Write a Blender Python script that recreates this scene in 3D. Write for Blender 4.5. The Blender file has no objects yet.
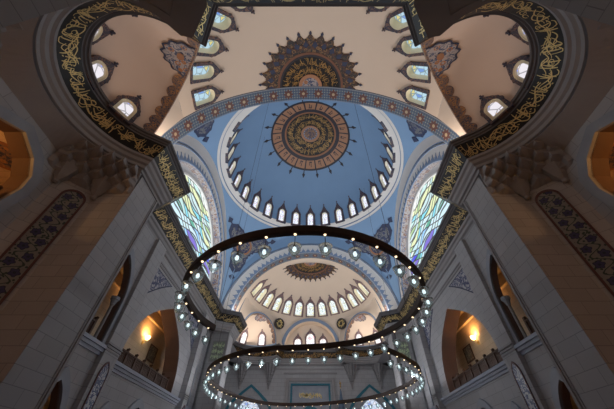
import bpy, math, random
from mathutils import Vector, Matrix
from mathutils.geometry import tessellate_polygon
random.seed(4)
PI = math.pi
sc = bpy.context.scene
COL = sc.collection
R_ = math.radians
def sin(d): return math.sin(R_(d))
def cos(d): return math.cos(R_(d))
def lerp(a, b, t): return a + (b - a) * t

# ------------------------------------------------------------------ materials
class NT:
    def __init__(s, name, rough=0.7, metal=0.0):
        s.m = bpy.data.materials.new(name); s.m.use_nodes = True
        s.t = s.m.node_tree; s.n = s.t.nodes; s.b = s.n['Principled BSDF']
        s.b.inputs['Roughness'].default_value = rough
        s.b.inputs['Metallic'].default_value = metal
    def lk(s, v, sock):
        if isinstance(v, bpy.types.NodeSocket): s.t.links.new(v, sock)
        elif isinstance(v, (tuple, list)): sock.default_value = tuple(v) + ((1,) if len(v) == 3 and len(sock.default_value) == 4 else ())
        else: sock.default_value = v
    def mth(s, op, a, b=0.0, c=0.0):
        n = s.n.new('ShaderNodeMath'); n.operation = op
        s.lk(a, n.inputs[0]); s.lk(b, n.inputs[1]); s.lk(c, n.inputs[2]); return n.outputs[0]
    def uv(s):
        n = s.n.new('ShaderNodeTexCoord'); return n.outputs['UV']
    def obj(s):
        n = s.n.new('ShaderNodeTexCoord'); return n.outputs['Object']
    def sep(s, v):
        n = s.n.new('ShaderNodeSeparateXYZ'); s.lk(v, n.inputs[0]); return n.outputs
    def comb(s, x, y, z=0.0):
        n = s.n.new('ShaderNodeCombineXYZ'); s.lk(x, n.inputs[0]); s.lk(y, n.inputs[1]); s.lk(z, n.inputs[2]); return n.outputs[0]
    def noise(s, v, scale, det=2.0, dist=0.0):
        n = s.n.new('ShaderNodeTexNoise'); s.lk(v, n.inputs['Vector'])
        n.inputs['Scale'].default_value = scale; n.inputs['Detail'].default_value = det
        n.inputs['Distortion'].default_value = dist; return n.outputs['Fac']
    def voro(s, v, scale, feat='F1', out='Distance'):
        n = s.n.new('ShaderNodeTexVoronoi'); n.feature = feat; s.lk(v, n.inputs['Vector'])
        n.inputs['Scale'].default_value = scale; return n.outputs[out]
    def wn(s, v):
        n = s.n.new('ShaderNodeTexWhiteNoise'); s.lk(v, n.inputs['Vector']); return n.outputs['Value']
    def mix(s, f, a, b):
        n = s.n.new('ShaderNodeMix'); n.data_type = 'RGBA'
        s.lk(f, n.inputs[0]); s.lk(a, n.inputs[6]); s.lk(b, n.inputs[7]); return n.outputs[2]
    def ramp(s, f, stops, const=False):
        n = s.n.new('ShaderNodeValToRGB'); s.lk(f, n.inputs[0]); e = n.color_ramp.elements
        if const: n.color_ramp.interpolation = 'CONSTANT'
        while len(e) < len(stops): e.new(0.5)
        for k, (p, c) in enumerate(stops): e[k].position = p; e[k].color = tuple(c) + (1,)
        return n.outputs[0]
    def lt(s, a, b): return s.mth('LESS_THAN', a, b)
    def gt(s, a, b): return s.mth('GREATER_THAN', a, b)
    def col(s, c): s.lk(c, s.b.inputs['Base Color']); return s
    def emit(s, c, k):
        s.lk(c, s.b.inputs['Emission Color']); s.b.inputs['Emission Strength'].default_value = k; return s

def plain(name, c, rough=0.7, metal=0.0, var=0.08, sc_=0.8):
    t = NT(name, rough, metal)
    f = t.noise(t.obj(), sc_, 3)
    t.col(t.mix(f, [x * (1 - var) for x in c], [min(1, x * (1 + var)) for x in c])); return t.m

def stone(name, c, bw=1.7, rh=0.82, mort=0.55):
    t = NT(name, 0.75)
    n = t.n.new('ShaderNodeTexBrick'); t.lk(t.uv(), n.inputs['Vector'])
    n.inputs['Scale'].default_value = 1.0
    n.inputs['Brick Width'].default_value = bw; n.inputs['Row Height'].default_value = rh
    n.inputs['Mortar Size'].default_value = 0.018; n.inputs['Mortar Smooth'].default_value = 0.1
    t.lk([x * 0.93 for x in c], n.inputs['Color1']); t.lk([min(1, x * 1.05) for x in c], n.inputs['Color2'])
    t.lk([x * mort for x in c], n.inputs['Mortar'])
    f = t.noise(t.uv(), 0.5, 4)
    t.col(t.mix(t.mth('MULTIPLY', f, 0.35), n.outputs['Color'], [x * 0.75 for x in c])); return t.m

def callig(name, fg, scale=0.9, bg=(0.012, 0.011, 0.012), vmin=None, vmax=None, w=0.034, metal=0.35):
    t = NT(name, 0.42)
    u = t.uv(); x, y, z = t.sep(u)
    st = t.comb(t.mth('MULTIPLY', x, 1.0), t.mth('MULTIPLY', y, 0.75))
    a = t.lt(t.mth('ABSOLUTE', t.mth('SUBTRACT', t.noise(st, scale, 1.0, 0.9), 0.5)), w)
    st2 = t.comb(t.mth('ADD', t.mth('MULTIPLY', x, 1.25), t.mth('MULTIPLY', y, 0.3)), t.mth('ADD', t.mth('MULTIPLY', y, 0.6), 31.7))
    b = t.lt(t.mth('ABSOLUTE', t.mth('SUBTRACT', t.noise(st2, scale * 1.35, 1.0, 1.4), 0.47)), w * 0.9)
    st3 = t.comb(t.mth('ADD', t.mth('MULTIPLY', x, 1.7), 9.3), t.mth('MULTIPLY', y, 0.35))
    d = t.lt(t.mth('ABSOLUTE', t.mth('SUBTRACT', t.noise(st3, scale * 0.9, 0.0, 0.3), 0.55)), w * 0.6)
    f = t.mth('MAXIMUM', t.mth('MAXIMUM', a, b), d)
    if vmin is not None:
        f = t.mth('MULTIPLY', f, t.mth('MULTIPLY', t.gt(y, vmin), t.lt(y, vmax)))
    t.col(t.mix(f, bg, fg)); t.lk(t.mth('MULTIPLY', f, metal), t.b.inputs['Metallic']); return t.m

def ornate(name, bg, c1, c2, scale=1.5, rough=0.6, w=0.045):
    t = NT(name, rough)
    u = t.uv()
    a = t.lt(t.mth('ABSOLUTE', t.mth('SUBTRACT', t.noise(u, scale, 1.0, 1.2), 0.5)), w)
    d = t.voro(u, scale * 0.9)
    b = t.lt(t.mth('ABSOLUTE', t.mth('SUBTRACT', d, 0.3)), 0.07)
    e = t.lt(d, 0.13)
    c = t.mix(a, bg, c1); c = t.mix(b, c, c2); c = t.mix(e, c, c1)
    t.col(c); return t.m

M = {}
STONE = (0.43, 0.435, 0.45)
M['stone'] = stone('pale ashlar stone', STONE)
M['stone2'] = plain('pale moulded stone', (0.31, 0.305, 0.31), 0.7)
M['greystone'] = plain('blue grey marble', (0.30, 0.33, 0.38), 0.5, 0, 0.2)
M['sill'] = plain('blue grey stone sill', (0.38, 0.42, 0.50), 0.55)
M['lip'] = plain('dark grey stone lip', (0.12, 0.115, 0.12), 0.55)
M['cream'] = plain('cream plaster', (0.70, 0.60, 0.51), 0.85, 0, 0.03, 0.3)
M['pinkcream'] = plain('warm cream plaster', (0.66, 0.53, 0.45), 0.85, 0, 0.04, 0.3)
M['white'] = plain('off white plaster', (0.68, 0.65, 0.62), 0.8, 0, 0.04, 0.5)
M['grey'] = plain('pale grey plaster', (0.55, 0.55, 0.56), 0.8, 0, 0.04, 0.5)
M['blue'] = plain('sky blue dome plaster', (0.20, 0.32, 0.49), 0.8, 0, 0.06, 0.25)
M['bluetrim'] = plain('steel blue paint', (0.20, 0.27, 0.40), 0.7)
M['reveal'] = plain('ivory window reveal', (0.86, 0.80, 0.62), 0.8)
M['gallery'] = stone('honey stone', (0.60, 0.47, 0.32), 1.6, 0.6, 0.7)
M['floor'] = plain('deep red carpet', (0.12, 0.05, 0.05), 0.95, 0, 0.3, 0.4)
M['jamb'] = plain('russet jamb stone with painted shade', (0.20, 0.13, 0.11), 0.7, 0, 0.15)  # shade inside the gallery arches is put into this dark colour
M['nicheshade'] = plain('brown niche reveal with painted shade', (0.13, 0.075, 0.05), 0.7, 0, 0.15)  # niche reveal colour darkened to carry its own shade
M['wood'] = plain('dark walnut wood', (0.075, 0.032, 0.015), 0.5, 0, 0.3, 2)
M['bronze'] = plain('dark bronze', (0.05, 0.03, 0.022), 0.6, 0.4, 0.25, 1.2)
M['gold'] = plain('gilded metal', (0.75, 0.5, 0.15), 0.3, 0.9)
M['copper'] = plain('copper brown paint', (0.30, 0.13, 0.06), 0.55)
M['copperdark'] = plain('dark copper paint', (0.19, 0.085, 0.05), 0.55)
M['copperpale'] = plain('pale copper paint', (0.40, 0.20, 0.11), 0.55)
M['darkedge'] = plain('dark navy umber paint', (0.035, 0.03, 0.038), 0.55, 0, 0.3, 1.5)
M['darkblue'] = plain('dark navy paint', (0.03, 0.04, 0.09), 0.55, 0, 0.3, 1.5)
M['teal'] = plain('deep teal paint', (0.02, 0.17, 0.24), 0.5)
M['bluepaint'] = plain('slate blue lead', (0.10, 0.15, 0.22), 0.5)
M['marble'] = plain('mottled marble', (0.26, 0.25, 0.25), 0.3, 0, 0.35, 1.0)
M['picture'] = ornate('framed panel pattern', (0.12, 0.10, 0.07), (0.30, 0.26, 0.18), (0.06, 0.06, 0.05), 2.5)
M['cal_band'] = callig('black band with gold script', (0.46, 0.36, 0.15), 1.9, w=0.030, bg=(0.008,0.008,0.009))
M['cal_dome'] = callig('black disc with gold script', (0.45, 0.27, 0.09), 1.25, (0.016, 0.011, 0.010), w=0.026)
M['cal_back'] = callig('black frieze with bronze script', (0.20, 0.14, 0.06), 1.3)
M['cal_green'] = callig('grey slab with pale green script', (0.52, 0.72, 0.38), 1.0, (0.24, 0.26, 0.25), w=0.055, metal=0.0)
M['cal_text'] = callig('grey slab with gold script', (0.85, 0.62, 0.22), 1.6, (0.30, 0.33, 0.38), w=0.07, metal=0.1)
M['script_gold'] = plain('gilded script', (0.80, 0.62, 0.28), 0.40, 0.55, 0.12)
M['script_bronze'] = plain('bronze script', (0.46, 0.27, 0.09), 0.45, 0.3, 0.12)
M['script_green'] = plain('pale green script', (0.78, 0.98, 0.60), 0.5)
M['script_pale'] = plain('bright gilt script', (0.95, 0.72, 0.28), 0.45, 0.1)
M['sage'] = plain('grey sage slab', (0.26, 0.31, 0.25), 0.5)
M['black'] = plain('black lacquer', (0.010, 0.010, 0.011), 0.4, 0, 0.3)
M['roundel'] = callig('black roundel with gold script', (0.42, 0.33, 0.12), 1.3, (0.015, 0.02, 0.018), w=0.05)
M['cartouche'] = ornate('scrolled cartouche', (0.17, 0.17, 0.17), (0.03, 0.04, 0.09), (0.04, 0.05, 0.12), 1.1, 0.6, 0.06)
M['navydisc'] = ornate('navy scrolled disc', (0.03, 0.04, 0.10), (0.22, 0.18, 0.12), (0.02, 0.02, 0.06), 1.4)
M['zigzag'] = ornate('dark scrollwork', (0.035, 0.032, 0.035), (0.22, 0.13, 0.06), (0.07, 0.04, 0.03), 1.6)
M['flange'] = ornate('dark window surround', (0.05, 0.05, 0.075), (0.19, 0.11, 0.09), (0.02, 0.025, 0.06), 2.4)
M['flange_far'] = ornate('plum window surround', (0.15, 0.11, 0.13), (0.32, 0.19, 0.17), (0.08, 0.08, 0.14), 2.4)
M['scroll'] = ornate('copper scroll border', (0.23, 0.14, 0.10), (0.05, 0.055, 0.10), (0.40, 0.20, 0.08), 1.6)
M['scrolldark'] = ornate('dark copper scrollwork', (0.10, 0.05, 0.035), (0.03, 0.03, 0.035), (0.26, 0.15, 0.06), 1.8)
M['palmette'] = ornate('grey blue palmette', (0.34, 0.31, 0.32), (0.06, 0.08, 0.16), (0.35, 0.15, 0.06), 1.3)
M['bluetile'] = ornate('blue floral tiles', (0.40, 0.42, 0.46), (0.03, 0.045, 0.15), (0.05, 0.08, 0.17), 2.0, 0.35, 0.06)
def floral(name, bg, vine, flower, rim, p):
    t = NT(name, 0.4); x, y, z = t.sep(t.uv())
    n = t.noise(t.uv(), 3.0, 1); yy = t.mth('ADD', t.mth('DIVIDE', y, p), t.mth('MULTIPLY', n, 0.12))
    sg = t.mth('SUBTRACT', t.mth('MULTIPLY', t.mth('MODULO', t.mth('FLOOR', yy), 2.0), 2.0), 1.0)
    fy = t.mth('MULTIPLY', t.mth('SUBTRACT', t.mth('FRACT', yy), 0.5), p)
    fx = t.mth('SUBTRACT', x, t.mth('MULTIPLY', sg, 0.30))
    r = t.mth('SQRT', t.mth('ADD', t.mth('MULTIPLY', fx, fx), t.mth('MULTIPLY', fy, fy)))
    th = t.mth('ARCTAN2', fy, fx); pet = t.mth('MULTIPLY', t.mth('COSINE', t.mth('MULTIPLY', th, 5.0)), 0.04)
    v = t.lt(t.mth('ABSOLUTE', t.mth('SUBTRACT', x, t.mth('MULTIPLY', t.mth('SINE', t.mth('MULTIPLY', yy, PI)), 0.42))), 0.055)
    lf = t.lt(t.voro(t.uv(), 4.6), 0.32)
    c = t.mix(lf, bg, vine); c = t.mix(v, c, vine)
    c = t.mix(t.lt(r, t.mth('ADD', 0.27, pet)), c, rim); c = t.mix(t.lt(r, t.mth('ADD', 0.22, pet)), c, flower); c = t.mix(t.lt(r, 0.08), c, rim)
    t.col(c); return t.m
M['darktile'] = floral('navy flowered vine tiles', (0.23, 0.225, 0.215), (0.03, 0.06, 0.05), (0.045, 0.045, 0.13), (0.02, 0.03, 0.06), 0.58)
M['tileborder'] = plain('maroon tile border', (0.11, 0.045, 0.045), 0.5)
M['dotted'] = ornate('brown dotted soffit', (0.44, 0.40, 0.38), (0.24, 0.12, 0.08), (0.14, 0.16, 0.25), 1.5)

def tile_band():
    t = NT('blue star tile band', 0.5)
    x, y, z = t.sep(t.uv())
    gx = t.mth('SUBTRACT', t.mth('FRACT', t.mth('DIVIDE', x, 2.1)), 0.5); gx = t.mth('MULTIPLY', gx, 2.1)
    gy = t.mth('SUBTRACT', y, 1.1)
    r = t.mth('SQRT', t.mth('ADD', t.mth('MULTIPLY', gx, gx), t.mth('MULTIPLY', gy, gy)))
    th = t.mth('ARCTAN2', gy, gx)
    star = t.lt(r, t.mth('ADD', 0.58, t.mth('MULTIPLY', t.mth('COSINE', t.mth('MULTIPLY', th, 8.0)), 0.12)))
    core = t.lt(r, 0.2)
    lx = t.mth('SUBTRACT', t.mth('FRACT', t.mth('MULTIPLY', x, 2.857)), 0.5); ly = t.mth('SUBTRACT', t.mth('FRACT', t.mth('MULTIPLY', y, 2.857)), 0.5)
    dots = t.lt(t.mth('ADD', t.mth('ABSOLUTE', lx), t.mth('ABSOLUTE', ly)), 0.22)
    net = t.gt(t.mth('ADD', t.mth('ABSOLUTE', lx), t.mth('ABSOLUTE', ly)), 0.80)
    c = t.mix(dots, (0.085, 0.13, 0.21), (0.36, 0.38, 0.30)); c = t.mix(net, c, (0.03, 0.05, 0.11))
    c = t.mix(star, c, (0.13, 0.055, 0.05)); c = t.mix(core, c, (0.45, 0.36, 0.24))
    edge = t.mth('MAXIMUM', t.lt(y, 0.22), t.gt(y, 1.98)); c = t.mix(edge, c, (0.24, 0.27, 0.32))
    e2 = t.mth('MAXIMUM', t.lt(y, 0.1), t.gt(y, 2.1)); c = t.mix(e2, c, (0.03, 0.035, 0.06))
    t.col(c); return t.m
M['tileband'] = tile_band()

def stained():
    t = NT('leaded stained glass', 0.3)
    y, z, _ = t.sep(t.uv())
    w = t.mth('MULTIPLY', t.mth('SINE', t.mth('ADD', t.mth('MULTIPLY', y, 0.8), t.mth('MULTIPLY', z, 0.5))), 0.42)
    w2 = t.mth('MULTIPLY', t.mth('SINE', t.mth('SUBTRACT', t.mth('MULTIPLY', z, 0.6), t.mth('MULTIPLY', y, 0.7))), 0.36)
    a = t.mth('ADD', t.mth('DIVIDE', t.mth('ADD', z, t.mth('MULTIPLY', y, 0.20)), 0.95), w)
    b = t.mth('ADD', t.mth('DIVIDE', t.mth('SUBTRACT', z, t.mth('MULTIPLY', y, 0.30)), 1.25), w2)
    fa = t.mth('FRACT', a); fb = t.mth('FRACT', b)
    line = t.mth('MAXIMUM', t.lt(fa, 0.22), t.lt(fb, 0.18))
    cell = t.comb(t.mth('FLOOR', a), t.mth('FLOOR', b))
    h = t.wn(cell)
    top = t.ramp(h, [(0, (0.62, 0.80, 0.82)), (0.2, (0.80, 0.86, 0.50)), (0.38, (0.25, 0.72, 0.85)), (0.55, (0.86, 0.92, 0.88)), (0.72, (0.42, 0.62, 0.30)), (0.86, (0.55, 0.78, 0.75))], True)
    bot = t.ramp(h, [(0, (0.35, 0.62, 0.92)), (0.2, (0.05, 0.06, 0.75)), (0.36, (0.65, 0.85, 0.92)), (0.6, (0.10, 0.42, 0.30)), (0.72, (0.20, 0.14, 0.62)), (0.86, (0.60, 0.85, 0.95))], True)
    g = t.mth('DIVIDE', t.mth('SUBTRACT', z, 22.0), 14.0)
    g = t.mth('ADD', g, t.mth('MULTIPLY', t.mth('SUBTRACT', t.wn(t.comb(t.mth('FLOOR', b), t.mth('FLOOR', a))), 0.5), 0.6))
    g = t.gt(g, 0.58)
    c = t.mix(g, bot, top)
    c = t.mix(t.gt(t.mth('ABSOLUTE', t.mth('SUBTRACT', fa, 0.55)), 0.3), c, t.mix(0.35, c, (0.25, 0.35, 0.4)))
    c = t.mix(line, c, (0.03, 0.02, 0.015))
    t.col((0.03, 0.03, 0.03)); t.emit(c, GLASS); return t.m
GLASS = 1.1
M['stained'] = stained()

def winglass(name, base, accents, k, scale=2.2):
    t = NT(name, 0.3)
    u = t.uv(); x, y, z = t.sep(u)
    h = t.wn(t.voro(u, scale, 'F1', 'Color'))
    c = t.ramp(h, [(0, base), (0.5, accents[0]), (0.68, base), (0.82, accents[1]), (0.93, base)], True)
    e = t.lt(t.voro(u, scale, 'DISTANCE_TO_EDGE', 'Distance'), 0.05)
    c = t.mix(e, c, [q * 0.45 for q in base])
    t.col((0.05, 0.05, 0.05)); t.emit(c, k); return t.m
M['glass_dome'] = winglass('pale lilac window glass', (0.86, 0.90, 1.0), ((0.62, 0.62, 0.95), (0.85, 0.7, 0.85)), 1.15)
M['glass_half'] = winglass('pale green window glass', (0.88, 0.95, 0.95), ((0.62, 0.80, 0.80), (0.85, 0.85, 0.55)), 1.1)
M['glass_front'] = winglass('blue and yellow window glass', (0.50, 0.72, 0.85), ((0.16, 0.32, 0.75), (0.80, 0.70, 0.25)), 0.9, 1.5)
M['glass_white'] = winglass('white window glass', (1.0, 0.97, 0.98), ((0.92, 0.90, 1.0), (0.9, 0.55, 0.6)), 1.3, 1.3)
M['glass_round'] = winglass('blue centred window glass', (0.90, 0.86, 0.92), ((0.30, 0.38, 0.95), (0.85, 0.6, 0.3)), 0.95, 1.1)
M['glass_low'] = winglass('blue laced window glass', (0.72, 0.82, 1.0), ((0.30, 0.42, 0.85), (0.9, 0.9, 1.0)), 0.9, 1.6)

def emis(name, c, k):
    t = NT(name, 0.4); t.col(c); t.emit(c, k); return t.m
M['bulb'] = emis('warm bulb', (1.0, 0.74, 0.45), 2.2)
M['coolbulb'] = emis('white bulb', (0.93, 0.98, 1.0), 1.7)
M['sconce_glow'] = emis('sconce glow', (1.0, 0.72, 0.32), 7.0)
def cupglass():
    t = NT('teal tinted glass', 0.12); t.col((0.85, 0.96, 0.97)); t.b.inputs['Transmission Weight'].default_value = 0.8
    t.b.inputs['IOR'].default_value = 1.25; return t.m
M['cup'] = cupglass()

# ------------------------------------------------------------------ mesh helpers
def mk(name, V, F, mat, parent=None, uv=None, smooth=False):
    me = bpy.data.meshes.new(name); me.from_pydata([tuple(v) for v in V], [], F)
    if uv:
        L = me.uv_layers.new(name='UVMap')
        for l in me.loops: L.data[l.index].uv = uv[l.vertex_index]
    if smooth:
        for p in me.polygons: p.use_smooth = True
    me.materials.append(mat); me.update()
    o = bpy.data.objects.new(name, me); COL.objects.link(o)
    if parent is not None: o.parent = parent
    return o
def empty(name, mat4=None):
    o = bpy.data.objects.new(name, None); o.empty_display_size = 0.1; COL.objects.link(o)
    if mat4 is not None: o.matrix_world = mat4
    return o
def tag(o, label, cat, group=None, kind=None):
    o['label'] = label; o['category'] = cat
    if group: o['group'] = group
    if kind: o['kind'] = kind
    return o
def struct(o, label, cat, group=None): return tag(o, label, cat, group, 'structure')

def grid(fn, nu, nv, skip=None):
    V = []; U = []; F = []
    for j in range(nv + 1):
        for i in range(nu + 1):
            p, u = fn(i, j); V.append(p); U.append(u)
    for j in range(nv):
        for i in range(nu):
            if skip and skip(i, j): continue
            a = j * (nu + 1) + i; F.append((a, a + 1, a + nu + 2, a + nu + 1))
    return V, F, U
class MB:
    def __init__(s): s.V = []; s.F = []; s.U = []
    def add(s, V, F, U=None):
        n = len(s.V); s.V += [tuple(v) for v in V]; s.F += [tuple(i + n for i in f) for f in F]
        s.U += list(U) if U else [(v[0] + v[1], v[2]) for v in V]
    def box(s, x0, x1, y0, y1, z0, z1):
        # separate faces with metric uv
        for (c, q) in (([(x0, y0, z0), (x1, y0, z0), (x1, y0, z1), (x0, y0, z1)], (0, 2)), ([(x0, y1, z0), (x1, y1, z0), (x1, y1, z1), (x0, y1, z1)], (0, 2)),
                       ([(x0, y0, z0), (x0, y1, z0), (x0, y1, z1), (x0, y0, z1)], (1, 2)), ([(x1, y0, z0), (x1, y1, z0), (x1, y1, z1), (x1, y0, z1)], (1, 2)),
                       ([(x0, y0, z0), (x1, y0, z0), (x1, y1, z0), (x0, y1, z0)], (0, 1)), ([(x0, y0, z1), (x1, y0, z1), (x1, y1, z1), (x0, y1, z1)], (0, 1))):
            s.add(c, [(0, 1, 2, 3)], [(p[q[0]], p[q[1]]) for p in c])
    def grid(s, *a, **k): s.add(*grid(*a, **k))
    def tube(s, pts, r, n=6):
        pts = [Vector(p) for p in pts]; V = []; F = []
        for i, p in enumerate(pts):
            d = (pts[min(i + 1, len(pts) - 1)] - pts[max(i - 1, 0)]).normalized()
            a = d.orthogonal().normalized(); b = d.cross(a)
            for k in range(n): V.append(p + (a * cos(360 * k / n) + b * sin(360 * k / n)) * r)
        for i in range(len(pts) - 1):
            for k in range(n): F.append((i * n + k, i * n + (k + 1) % n, (i + 1) * n + (k + 1) % n, (i + 1) * n + k))
        s.add(V, F)
    def lathe(s, prof, n=12, c=(0, 0, 0)):
        V = []; F = []
        for (r, z) in prof:
            for k in range(n): V.append((c[0] + r * cos(360 * k / n), c[1] + r * sin(360 * k / n), c[2] + z))
        for i in range(len(prof) - 1):
            for k in range(n): F.append((i * n + k, i * n + (k + 1) % n, (i + 1) * n + (k + 1) % n, (i + 1) * n + k))
        s.add(V, F)
    def plate(s, outer, holes, t, z0=0.0, back=False):
        """flat plate in local xy: front at z0+t, skirts back to z0"""
        polys = [[Vector((p[0], p[1], 0)) for p in q] for q in [outer] + holes]
        flat = [p for q in polys for p in q]
        T = tessellate_polygon(polys)
        s.add([(p.x, p.y, z0 + t) for p in flat], [tuple(x) for x in T], [(p.x, p.y) for p in flat])
        for q in [outer] + holes:
            n = len(q)
            V = [(p[0], p[1], z0 + t) for p in q] + [(p[0], p[1], z0) for p in q]
            s.add(V, [(i, (i + 1) % n, n + (i + 1) % n, n + i) for i in range(n)], [(p[0], p[1]) for p in q] * 2)
    def out(s, name, mat, parent=None, smooth=False): return mk(name, s.V, s.F, mat, parent, s.U, smooth)

def strokes(u0, u1, h, seed, k=1.0):
    """flowing pen strokes filling a strip of height h: list of (points, width)"""
    rnd = random.Random(seed); out = []; u = u0; g = h * 0.105 / k
    def add(fn, n, w): out.append(([fn(i / n) for i in range(n + 1)], w))
    w = 0.050 * h / k ** 0.5
    while u < u1 - 0.1 * h:
        q = rnd.random(); b = rnd.uniform(0.10, 0.62) * h; sl = rnd.uniform(-0.06, 0.12) * h
        if q < 0.30: hh = rnd.uniform(0.5, 0.8) * h; b0 = rnd.uniform(0.08, 0.95 - hh / h) * h; add(lambda t: (u + sl * t + 0.03 * h * math.sin(PI * t), b0 + hh * t), 4, w * 1.1)
        elif q < 0.55: ww = rnd.uniform(0.22, 0.42) * h; dd = rnd.uniform(0.14, 0.26) * h; add(lambda t: (u + ww * (t * 1.15), b + 0.3 * h * t * t - dd * math.sin(PI * t)), 7, w)
        elif q < 0.70: r = rnd.uniform(0.08, 0.13) * h; b = rnd.uniform(0.2, 0.8) * h; add(lambda t: (u + r * 1.2 * cos(330 * t), b + r * sin(330 * t)), 8, w * 0.9)
        elif q < 0.88: ww = rnd.uniform(0.6, 1.1) * h; b = rnd.uniform(0.25, 0.75) * h; am = rnd.choice((-1, 1)) * rnd.uniform(0.1, 0.2) * h; add(lambda t: (u + ww * t, b + am * math.sin(2 * PI * t * 0.8) + sl * 2 * (t - 0.5)), 10, w * 1.15)
        else:
            for z in range(2): x = u + z * 0.1 * h; b = rnd.uniform(0.1, 0.9) * h; out.append(([(x, b), (x + 0.07 * h, b + 0.05 * h)], w * 1.5))
        u += g * rnd.uniform(0.5, 1.2)
    return [([(min(max(p[0], u0), u1), min(max(p[1], 0.05 * h), 0.95 * h)) for p in P], w_) for P, w_ in out]
def script_mesh(st, fn):
    b = MB()
    for P, w in st:
        V = []
        for i, p in enumerate(P):
            a = P[max(i - 1, 0)]; c = P[min(i + 1, len(P) - 1)]; dx, dy = c[0] - a[0], c[1] - a[1]; l = math.hypot(dx, dy) or 1
            t = i / (len(P) - 1); k = w * (0.55 + 0.45 * math.sin(PI * min(1, t + 0.15))) / 2
            V.append(fn(p[0] - dy / l * k, p[1] + dx / l * k)); V.append(fn(p[0] + dy / l * k, p[1] - dx / l * k))
        b.add(V, [(2 * i, 2 * i + 1, 2 * i + 3, 2 * i + 2) for i in range(len(P) - 1)])
    return b
def disc_script(fn, r0, r1, a0, a1, rows, seed, d, k=1.0):
    b = MB(); hh = (r1 - r0) / rows
    for q in range(rows):
        ra = r0 + q * hh; rm = ra + hh / 2
        t = script_mesh(strokes(R_(a0) * rm, R_(a1) * rm, hh, seed + q, k), lambda u, v: fn(ra + v, math.degrees(u / rm), d)); b.add(t.V, t.F)
    return b
def frame(o, x, y, z=None):
    x = Vector(x).normalized(); y = Vector(y).normalized()
    z = x.cross(y).normalized() if z is None else Vector(z).normalized()
    return Matrix(((x.x, y.x, z.x, o[0]), (x.y, y.y, z.y, o[1]), (x.z, y.z, z.z, o[2]), (0, 0, 0, 1)))
def pointed(w, h, spring, n=10, power=1.0):
    """pointed-arch outline, half-width w, apex h, spring height; counter-clockwise from lower left"""
    rise = h - spring
    rise = max(rise, w * 1.001); spring = h - rise
    Rr = (w * w + rise * rise) / (2 * w)
    pts = []
    for k in range(n + 1):                       # right side up
        a = math.asin(min(1, rise / Rr)) * k / n
        pts.append((w - Rr + Rr * math.cos(a), spring + Rr * math.sin(a)))
    left = [(-p[0], p[1]) for p in reversed(pts[:-1])]
    return [(-w, 0.0), (w, 0.0)] + pts + left

# ------------------------------------------------------------------ dimensions (origin at the camera, metres)
YC, RD, ZR, RISE = 35.7, 17.0, 45.0, 15.8     # main dome
S, ZS, RA = 18.8, 22.1, 16.0                  # square half size, springing, arch radius
YF, YB = 15.0, 58.5                           # half dome centres
FLOOR = -1.6

# floor
mb = MB(); mb.box(-30, 30, -9, 80, FLOOR - 0.3, FLOOR); f = mb.out('floor', M['floor']); struct(f, 'dark red carpeted floor far below', 'floor')

# ------------------------------------------------------------------ windows
def ring_faces(A, B, zA, zB):
    n = len(A)
    return [(p[0], p[1], zA) for p in A] + [(p[0], p[1], zB) for p in B], [(i, (i + 1) % n, n + (i + 1) % n, n + i) for i in range(n)], [p for p in A] + [p for p in B]
def win_outline(w, h, round_=False):
    return pointed(w / 2, h, h - (w * 0.5 if round_ else w * 0.62), 8)
def flange_outline(w, h, m, top, n):
    """ogee headed scalloped surround with the same point count as the opening outline"""
    P = pointed(w / 2 + m, h + m * 1.3, h - w * 0.55, 8)
    out = []
    for i, p in enumerate(P):
        x, y = p
        sc_ = 1 + (0.05 if i % 2 else -0.03)
        if y <= 0.001: y = -m * 0.6
        x *= sc_
        if y > h * 0.5: y += (h + top - y if abs(x) < 0.02 else (top - m * 1.3) * max(0.0, 1 - abs(x) / (0.62 * w)) ** 1.6)
        out.append((x, y))
    return out
PROTO = {}
def window(name, mat4, w, h, glass, label, group, deep=0.7, m=0.42, top=1.5, round_=False, flange='flange', cat='window', R=16.0):
    e = empty(name, mat4); struct(e, label, cat, group)
    key = (w, h, glass, deep, m, top, round_, flange)
    if key not in PROTO:
        O = win_outline(w, h, round_); n = len(O); Fl = flange_outline(w, h, m, top, n)
        pr = 0.14
        a = MB(); zc = [pr + max(0.0, p[1] * (p[1] - h)) / (2 * R) for p in Fl]
        def lift(t, k): t[0][:] = [(v[0], v[1], zc[i % n]) if (i // n) in k else v for i, v in enumerate(t[0])]; return t
        a.add(*lift(ring_faces(O, Fl, pr, pr), (1,))); a.add(*lift(ring_faces(Fl, Fl, pr, -0.5 if deep > 0.3 else -0.12), (0,)))
        # finial bead on the tip
        zt_ = (h + top) * top / (2 * R) + pr * 0.7; a.tube([(0, h + top - 0.1, zt_), (0, h + top + 0.28, zt_ + 0.1)], 0.10, 5); a.tube([(-0.2, h + top + 0.05, zt_ + .03), (0.2, h + top + 0.05, zt_ + .03)], 0.09, 5)
        b = MB(); b.add(*ring_faces(O, O, pr, -deep))
        g = MB()
        if round_ and deep < 0.3:
            G_ = [(p[0] * 0.66, h - w / 2 + (p[1] - h + w / 2) * 0.66) for p in O]; b.add(*ring_faces(O, G_, 0.02, 0.0))
        else: G_ = O
        T = tessellate_polygon([[Vector((p[0], p[1], 0)) for p in G_]])
        g.add([(p[0], p[1], -deep + 0.02) for p in G_], [tuple(x) for x in T], G_)
        # thin glazing bars
        PROTO[key] = (a.out('window_frame', M[flange], e), b.out('reveal', M['reveal'], e), g.out('glass', M[glass], e))
    else:
        for p in PROTO[key]:
            c = p.copy(); c.parent = e; COL.objects.link(c)
    return e
ORD = ['first', 'second', 'third', 'fourth', 'fifth', 'sixth', 'seventh', 'eighth', 'ninth', 'tenth', 'eleventh', 'twelfth', 'thirteenth', 'fourteenth']

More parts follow.
